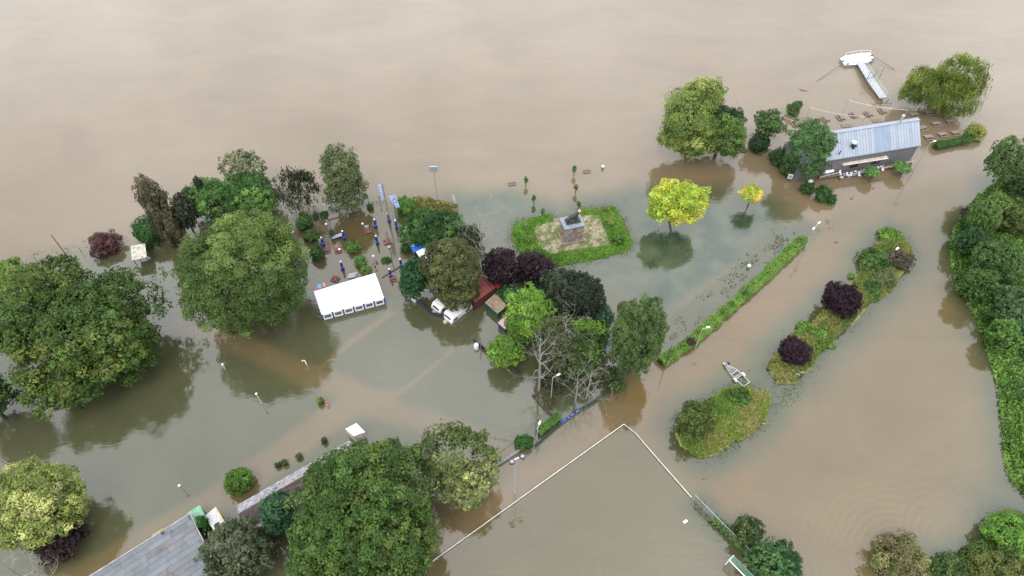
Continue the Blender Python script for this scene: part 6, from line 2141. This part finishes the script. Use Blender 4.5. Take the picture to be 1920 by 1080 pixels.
# --- boat trailer
tl = thing("boat_trailer", "empty galvanised boat trailer with white mudguards by the short island", "trailer", at(1381, 701))
tz = 0.42
nose, ml, mr_ = at(1355, 679, tz), at(1371, 702, tz), at(1383.5, 694, tz)
wl1, wr1 = at(1379.5, 711, tz), at(1392, 702.5, tz)
el, er = at(1394.5, 725, tz), at(1405.5, 716, tz)
mb = MB()
for a, b in ((nose, ml), (nose, mr_), (ml, wl1), (mr_, wr1), (wl1, el), (wr1, er)):
    mb.tube([a, b], 0.075, 6)
build("side_rail", mb, GALV, tl)
for t in (0.33, 0.66):
    build("keel_rail", MB().tube([nose + Z3 * 0.03, ml + (mr_ - ml) * t + Z3 * 0.03], 0.06, 6), GALV, tl)
for a, b in ((ml, mr_), (wl1, wr1), (el, er), (ml + (wl1 - ml) * 0.72, mr_ + (wr1 - mr_) * 0.72)):
    build("cross_bar", MB().tube([a + Z3 * 0.07, b + Z3 * 0.07], 0.08, 6), GALV, tl)
ax_ = (wr1 - wl1) / np.linalg.norm(wr1 - wl1)
fw_ = np.array([ax_[1], -ax_[0], 0])
for p, s in ((wl1, -1), (wr1, 1)):
    c = p + ax_ * s * 0.22 - Z3 * 0.25
    w = build("wheel", MB().tube([c - ax_ * 0.11, c + ax_ * 0.11], 0.34, 14), BLACK, tl)
    build("rim", MB().tube([c - ax_ * 0.125, c + ax_ * 0.125], 0.17, 10), GALV, w)
    vs, fs = [], []
    for k in range(9):
        a = PI * k / 8
        for o_ in (-0.16, 0.16):
            vs.append(c + ax_ * o_ + fw_ * math.cos(a) * 0.46 + Z3 * math.sin(a) * 0.46)
    fs = [(2 * k, 2 * k + 1, 2 * k + 3, 2 * k + 2) for k in range(8)]
    mg = build("mudguard", MB().add(vs, fs), WHITE, tl)
    mg.modifiers.new("thickness", 'SOLIDIFY').thickness = 0.03
jw = at(1366, 682, 0.2)
build("jockey_wheel", MB().tube([jw - ax_ * 0.1, jw + ax_ * 0.1], 0.32, 12), BLACK, tl)
build("winch_post", MB().box(nose + (ml - nose) * 0.2 + (mr_ - nose) * 0.1 + Z3 * 0.3, (0.25, 0.25, 0.6), 0.5), STEEL, tl)

# --- football pitch barrier
RP = [at(*q, 0.32) for q in ((800, 1061), (818, 1047), (1170, 795), (1194, 814), (1206, 829), (1297, 933))]
bar = thing("pitch_barrier", "long white pipe barrier round the flooded football pitch", "barrier", RP[2] * [1, 1, 0])
for a, b in zip(RP[:-1], RP[1:]):
    build("rail", MB().tube([a, b], 0.062, 7), mat("worn_white", (0.62, 0.62, 0.6), 0.55, 0.14, 0.8), bar)
    L = np.linalg.norm(b - a)
    for t in np.linspace(0, 1, max(2, int(L / 2.6)))[:-1]:
        q = a + (b - a) * t
        build("post", MB().tube([v3(q, -0.8), v3(q, 0.26)], 0.05, 6), WHITE, bar)
# chain-link fence
CL = [at(*q) for q in ((1299, 937), (1350, 990), (1420, 1058), (1475, 1110))]
clf = thing("chain_link_fence", "grey chain-link fence overgrown with brambles beside the pitch", "fence", CL[0])
hC = 2.0
mb = MB()
for a, b in zip(CL[:-1], CL[1:]):
    L = np.linalg.norm(b - a)
    for t in np.arange(0, L, 2.4):
        q = a + (b - a) * t / L
        build("post", MB().tube([v3(q, -0.8), v3(q, hC + 0.1)], 0.05, 6), GALV, clf)
    for t in np.arange(0, L, 0.22):
        q = a + (b - a) * t / L
        for s in (-1, 1):
            e = a + (b - a) * min(max((t + s * hC) / L, 0), 1)
            hh = abs((e - q)[:2] @ (b - a)[:2]) / L
            mb.tube([v3(q, 0), v3(e, hh)], 0.012, 3, False)
    build("top_rail", MB().tube([v3(a, hC), v3(b, hC)], 0.035, 5), GALV, clf)
build("wire_mesh", mb, STEEL, clf, kind="stuff")
wire_fence("low grey mesh fence with a gate left of the twin floodlight", [(916, 882), (944, 866), (970, 849), (1000, 832)], 1.1, 4, STEEL, "mesh_fence", 9, 0.025, 0.06)
wire_fence("thin wire fence beyond the flooded path above the mesh fence", [(905, 870), (965, 828), (912, 818)], 0.6, 3, STEEL, "wire_fence", 2)
# goal
G0, G1, Gz = at(1367, 1050, 2.2), at(1400, 1084, 2.2), 2.2
goal = thing("goal", "football goal with white crossbar and green net at the pitch's edge", "goal", G0 * [1, 1, 0])
gd = (G1 - G0) / np.linalg.norm(G1 - G0)
gn = np.array([-gd[1], gd[0], 0])
build("crossbar", MB().tube([G0, G0 + gd * 7.3], 0.085, 8), WHITE, goal)
for s in (0, 7.3):
    build("goalpost", MB().tube([v3(G0 + gd * s, -0.8), v3(G0 + gd * s, Gz)], 0.085, 8), WHITE, goal)
    build("stay", MB().tube([G0 + gd * s, G0 + gd * s + gn * 1.1], 0.06, 6), WHITE, goal)
NET = mat("green_net", (0.10, 0.24, 0.17), 0.8)
mb = MB()
for k in range(31):
    q = G0 + gd * 7.3 * k / 30
    mb.tube([q, q + gn * 1.1, v3(q + gn * 1.9, 0.0)], 0.028, 3, False)
for k in range(16):
    t = k / 15
    q = (gn * 1.1 * min(1, t * 2.2)) if t < 0.45 else gn * (1.1 + 0.8 * (t - 0.45) / 0.55) - Z3 * Gz * (t - 0.45) / 0.55
    mb.tube([G0 + q, G0 + gd * 7.3 + q], 0.028, 3, False)
build("net", mb, NET, goal, kind="stuff")
b = at(1397, 1061)
root = thing("orange_buoy", "faded orange ball lying between goal and ivy", "ball", b)
build("ball", MB().lathe(b, [(0.1, -0.3), (0.35, -0.1), (0.42, 0.15), (0.3, 0.4), (0.05, 0.5)], 12), mat("faded_orange", (0.42, 0.17, 0.1), 0.6, 0.15, 3), root, smooth=True)
# twin floodlight
b = at(965, 925)
hh = pole_height((965, 925), (964, 862))
fl = thing("floodlight_mast", "tall grey mast with two floodlights beside the pitch barrier", "floodlight", b)
build("pole", MB().tube([b - Z3 * 0.9, b + Z3 * hh], [0.17, 0.1], 10), GALV, fl)
build("crossarm", MB().tube([b + Z3 * hh + np.array([-0.3, -0.15, 0]), b + Z3 * hh + np.array([1.0, 0.55, 0])], 0.07, 6), WHITE, fl)
for d_, rz, m_ in ((np.array([-0.45, -0.35, -0.1]), 0.1, STEEL), (np.array([1.15, 0.45, 0.0]), -0.5, STEEL)):
    h_ = build("lamp_head", MB().box(b + Z3 * hh + d_, (0.85, 0.8, 0.35), rz), DARKSTEEL, fl, bevel=0.06)
    build("lens", MB().box(b + Z3 * (hh + 0.19) + d_, (0.5, 0.45, 0.04), rz), mat("lamp_lens", (0.3, 0.32, 0.34), 0.2), h_)
# --- odds and ends afloat
for x, y, lab, col, sz, nm in ((1285, 978, "white foam block floating on the flooded pitch", (0.75, 0.74, 0.72), (0.7, 0.45, 0.3), "foam_block"), (1151, 727, "small yellow post by the dark fence at the pitch corner", (0.65, 0.42, 0.05), (0.18, 0.18, 1.6), "yellow_post")):
    b = at(x, y, 0.1)
    root = thing(nm, lab, nm.replace("_", " "), b)
    build("body", MB().box(b, sz, 0.6), mat(nm, col, 0.6), root, bevel=0.04)
for x, y, lab in ((1597, 373, "dark duck-like driftwood below the terrace's left tree"), (1567, 455, "dark driftwood lump on the road beyond the signpost"), (1637, 354, "dark driftwood lump right below the left ball-headed tree"), (1686, 333, "dark driftwood at the foot of the right ball-headed tree"),
                  (1563, 386, "twiggy flotsam by the double rounded bush"), (1320, 898, "small dark flotsam near the short island's lower tip")):
    b = at(x, y)
    root = thing("driftwood", lab, "driftwood", b)
    build("branch", MB().tube([b + np.array([-0.5, 0, 0.0]), b + np.array([0, 0.1, 0.22]), b + np.array([0.5, 0.3, 0.05])], [0.08, 0.16, 0.06], 6), WOOD, root)
    build("twig", MB().tube([b + np.array([0, 0.1, 0.2]), b + np.array([0.15, 0.5, 0.55])], [0.05, 0.02], 4), WOOD, root)
b = at(1680, 470, 2.0)
root = thing("island_lamp", "white lamp head rising from the shrubs at the long island's far end", "lamp", b * [1, 1, 0])
build("pole", MB().tube([v3(b, -0.5), v3(b, 2.6)], 0.06, 6), GALV, root)
build("lamp_head", MB().box(v3(b, 2.65), (0.9, 0.4, 0.16), 0.7), WHITE, root, bevel=0.05)
# leaves and foam drifting
pts = []
for (x0, y0, x1, y1, n) in ((830, 575, 960, 700, 70), (250, 700, 640, 930, 40), (900, 780, 1010, 850, 40), (1130, 500, 1300, 600, 25), (1100, 830, 1900, 1000, 30), (700, 560, 900, 780, 25)):
    for k in range(n):
        pts.append(at(random.uniform(x0, x1), random.uniform(y0, y1), 0.012))
P = np.array(pts)
o = leaf_cards("flotsam", P, nrm(np.tile([[0, 0, 1.0]], (len(P), 1)) + RNG.normal(size=(len(P), 3)) * 0.03), RNG.uniform(0.05, 0.16, len(P)), np.tile([[0.3, 0.26, 0.2]], (len(P), 1)) * RNG.uniform(0.4, 1.6, (len(P), 1)), None)
o["kind"] = "stuff"
o["label"] = "leaves and foam flecks drifting on the flood"
print("leaves", LEAF_BUDGET[0], "objects", len(bpy.data.objects))
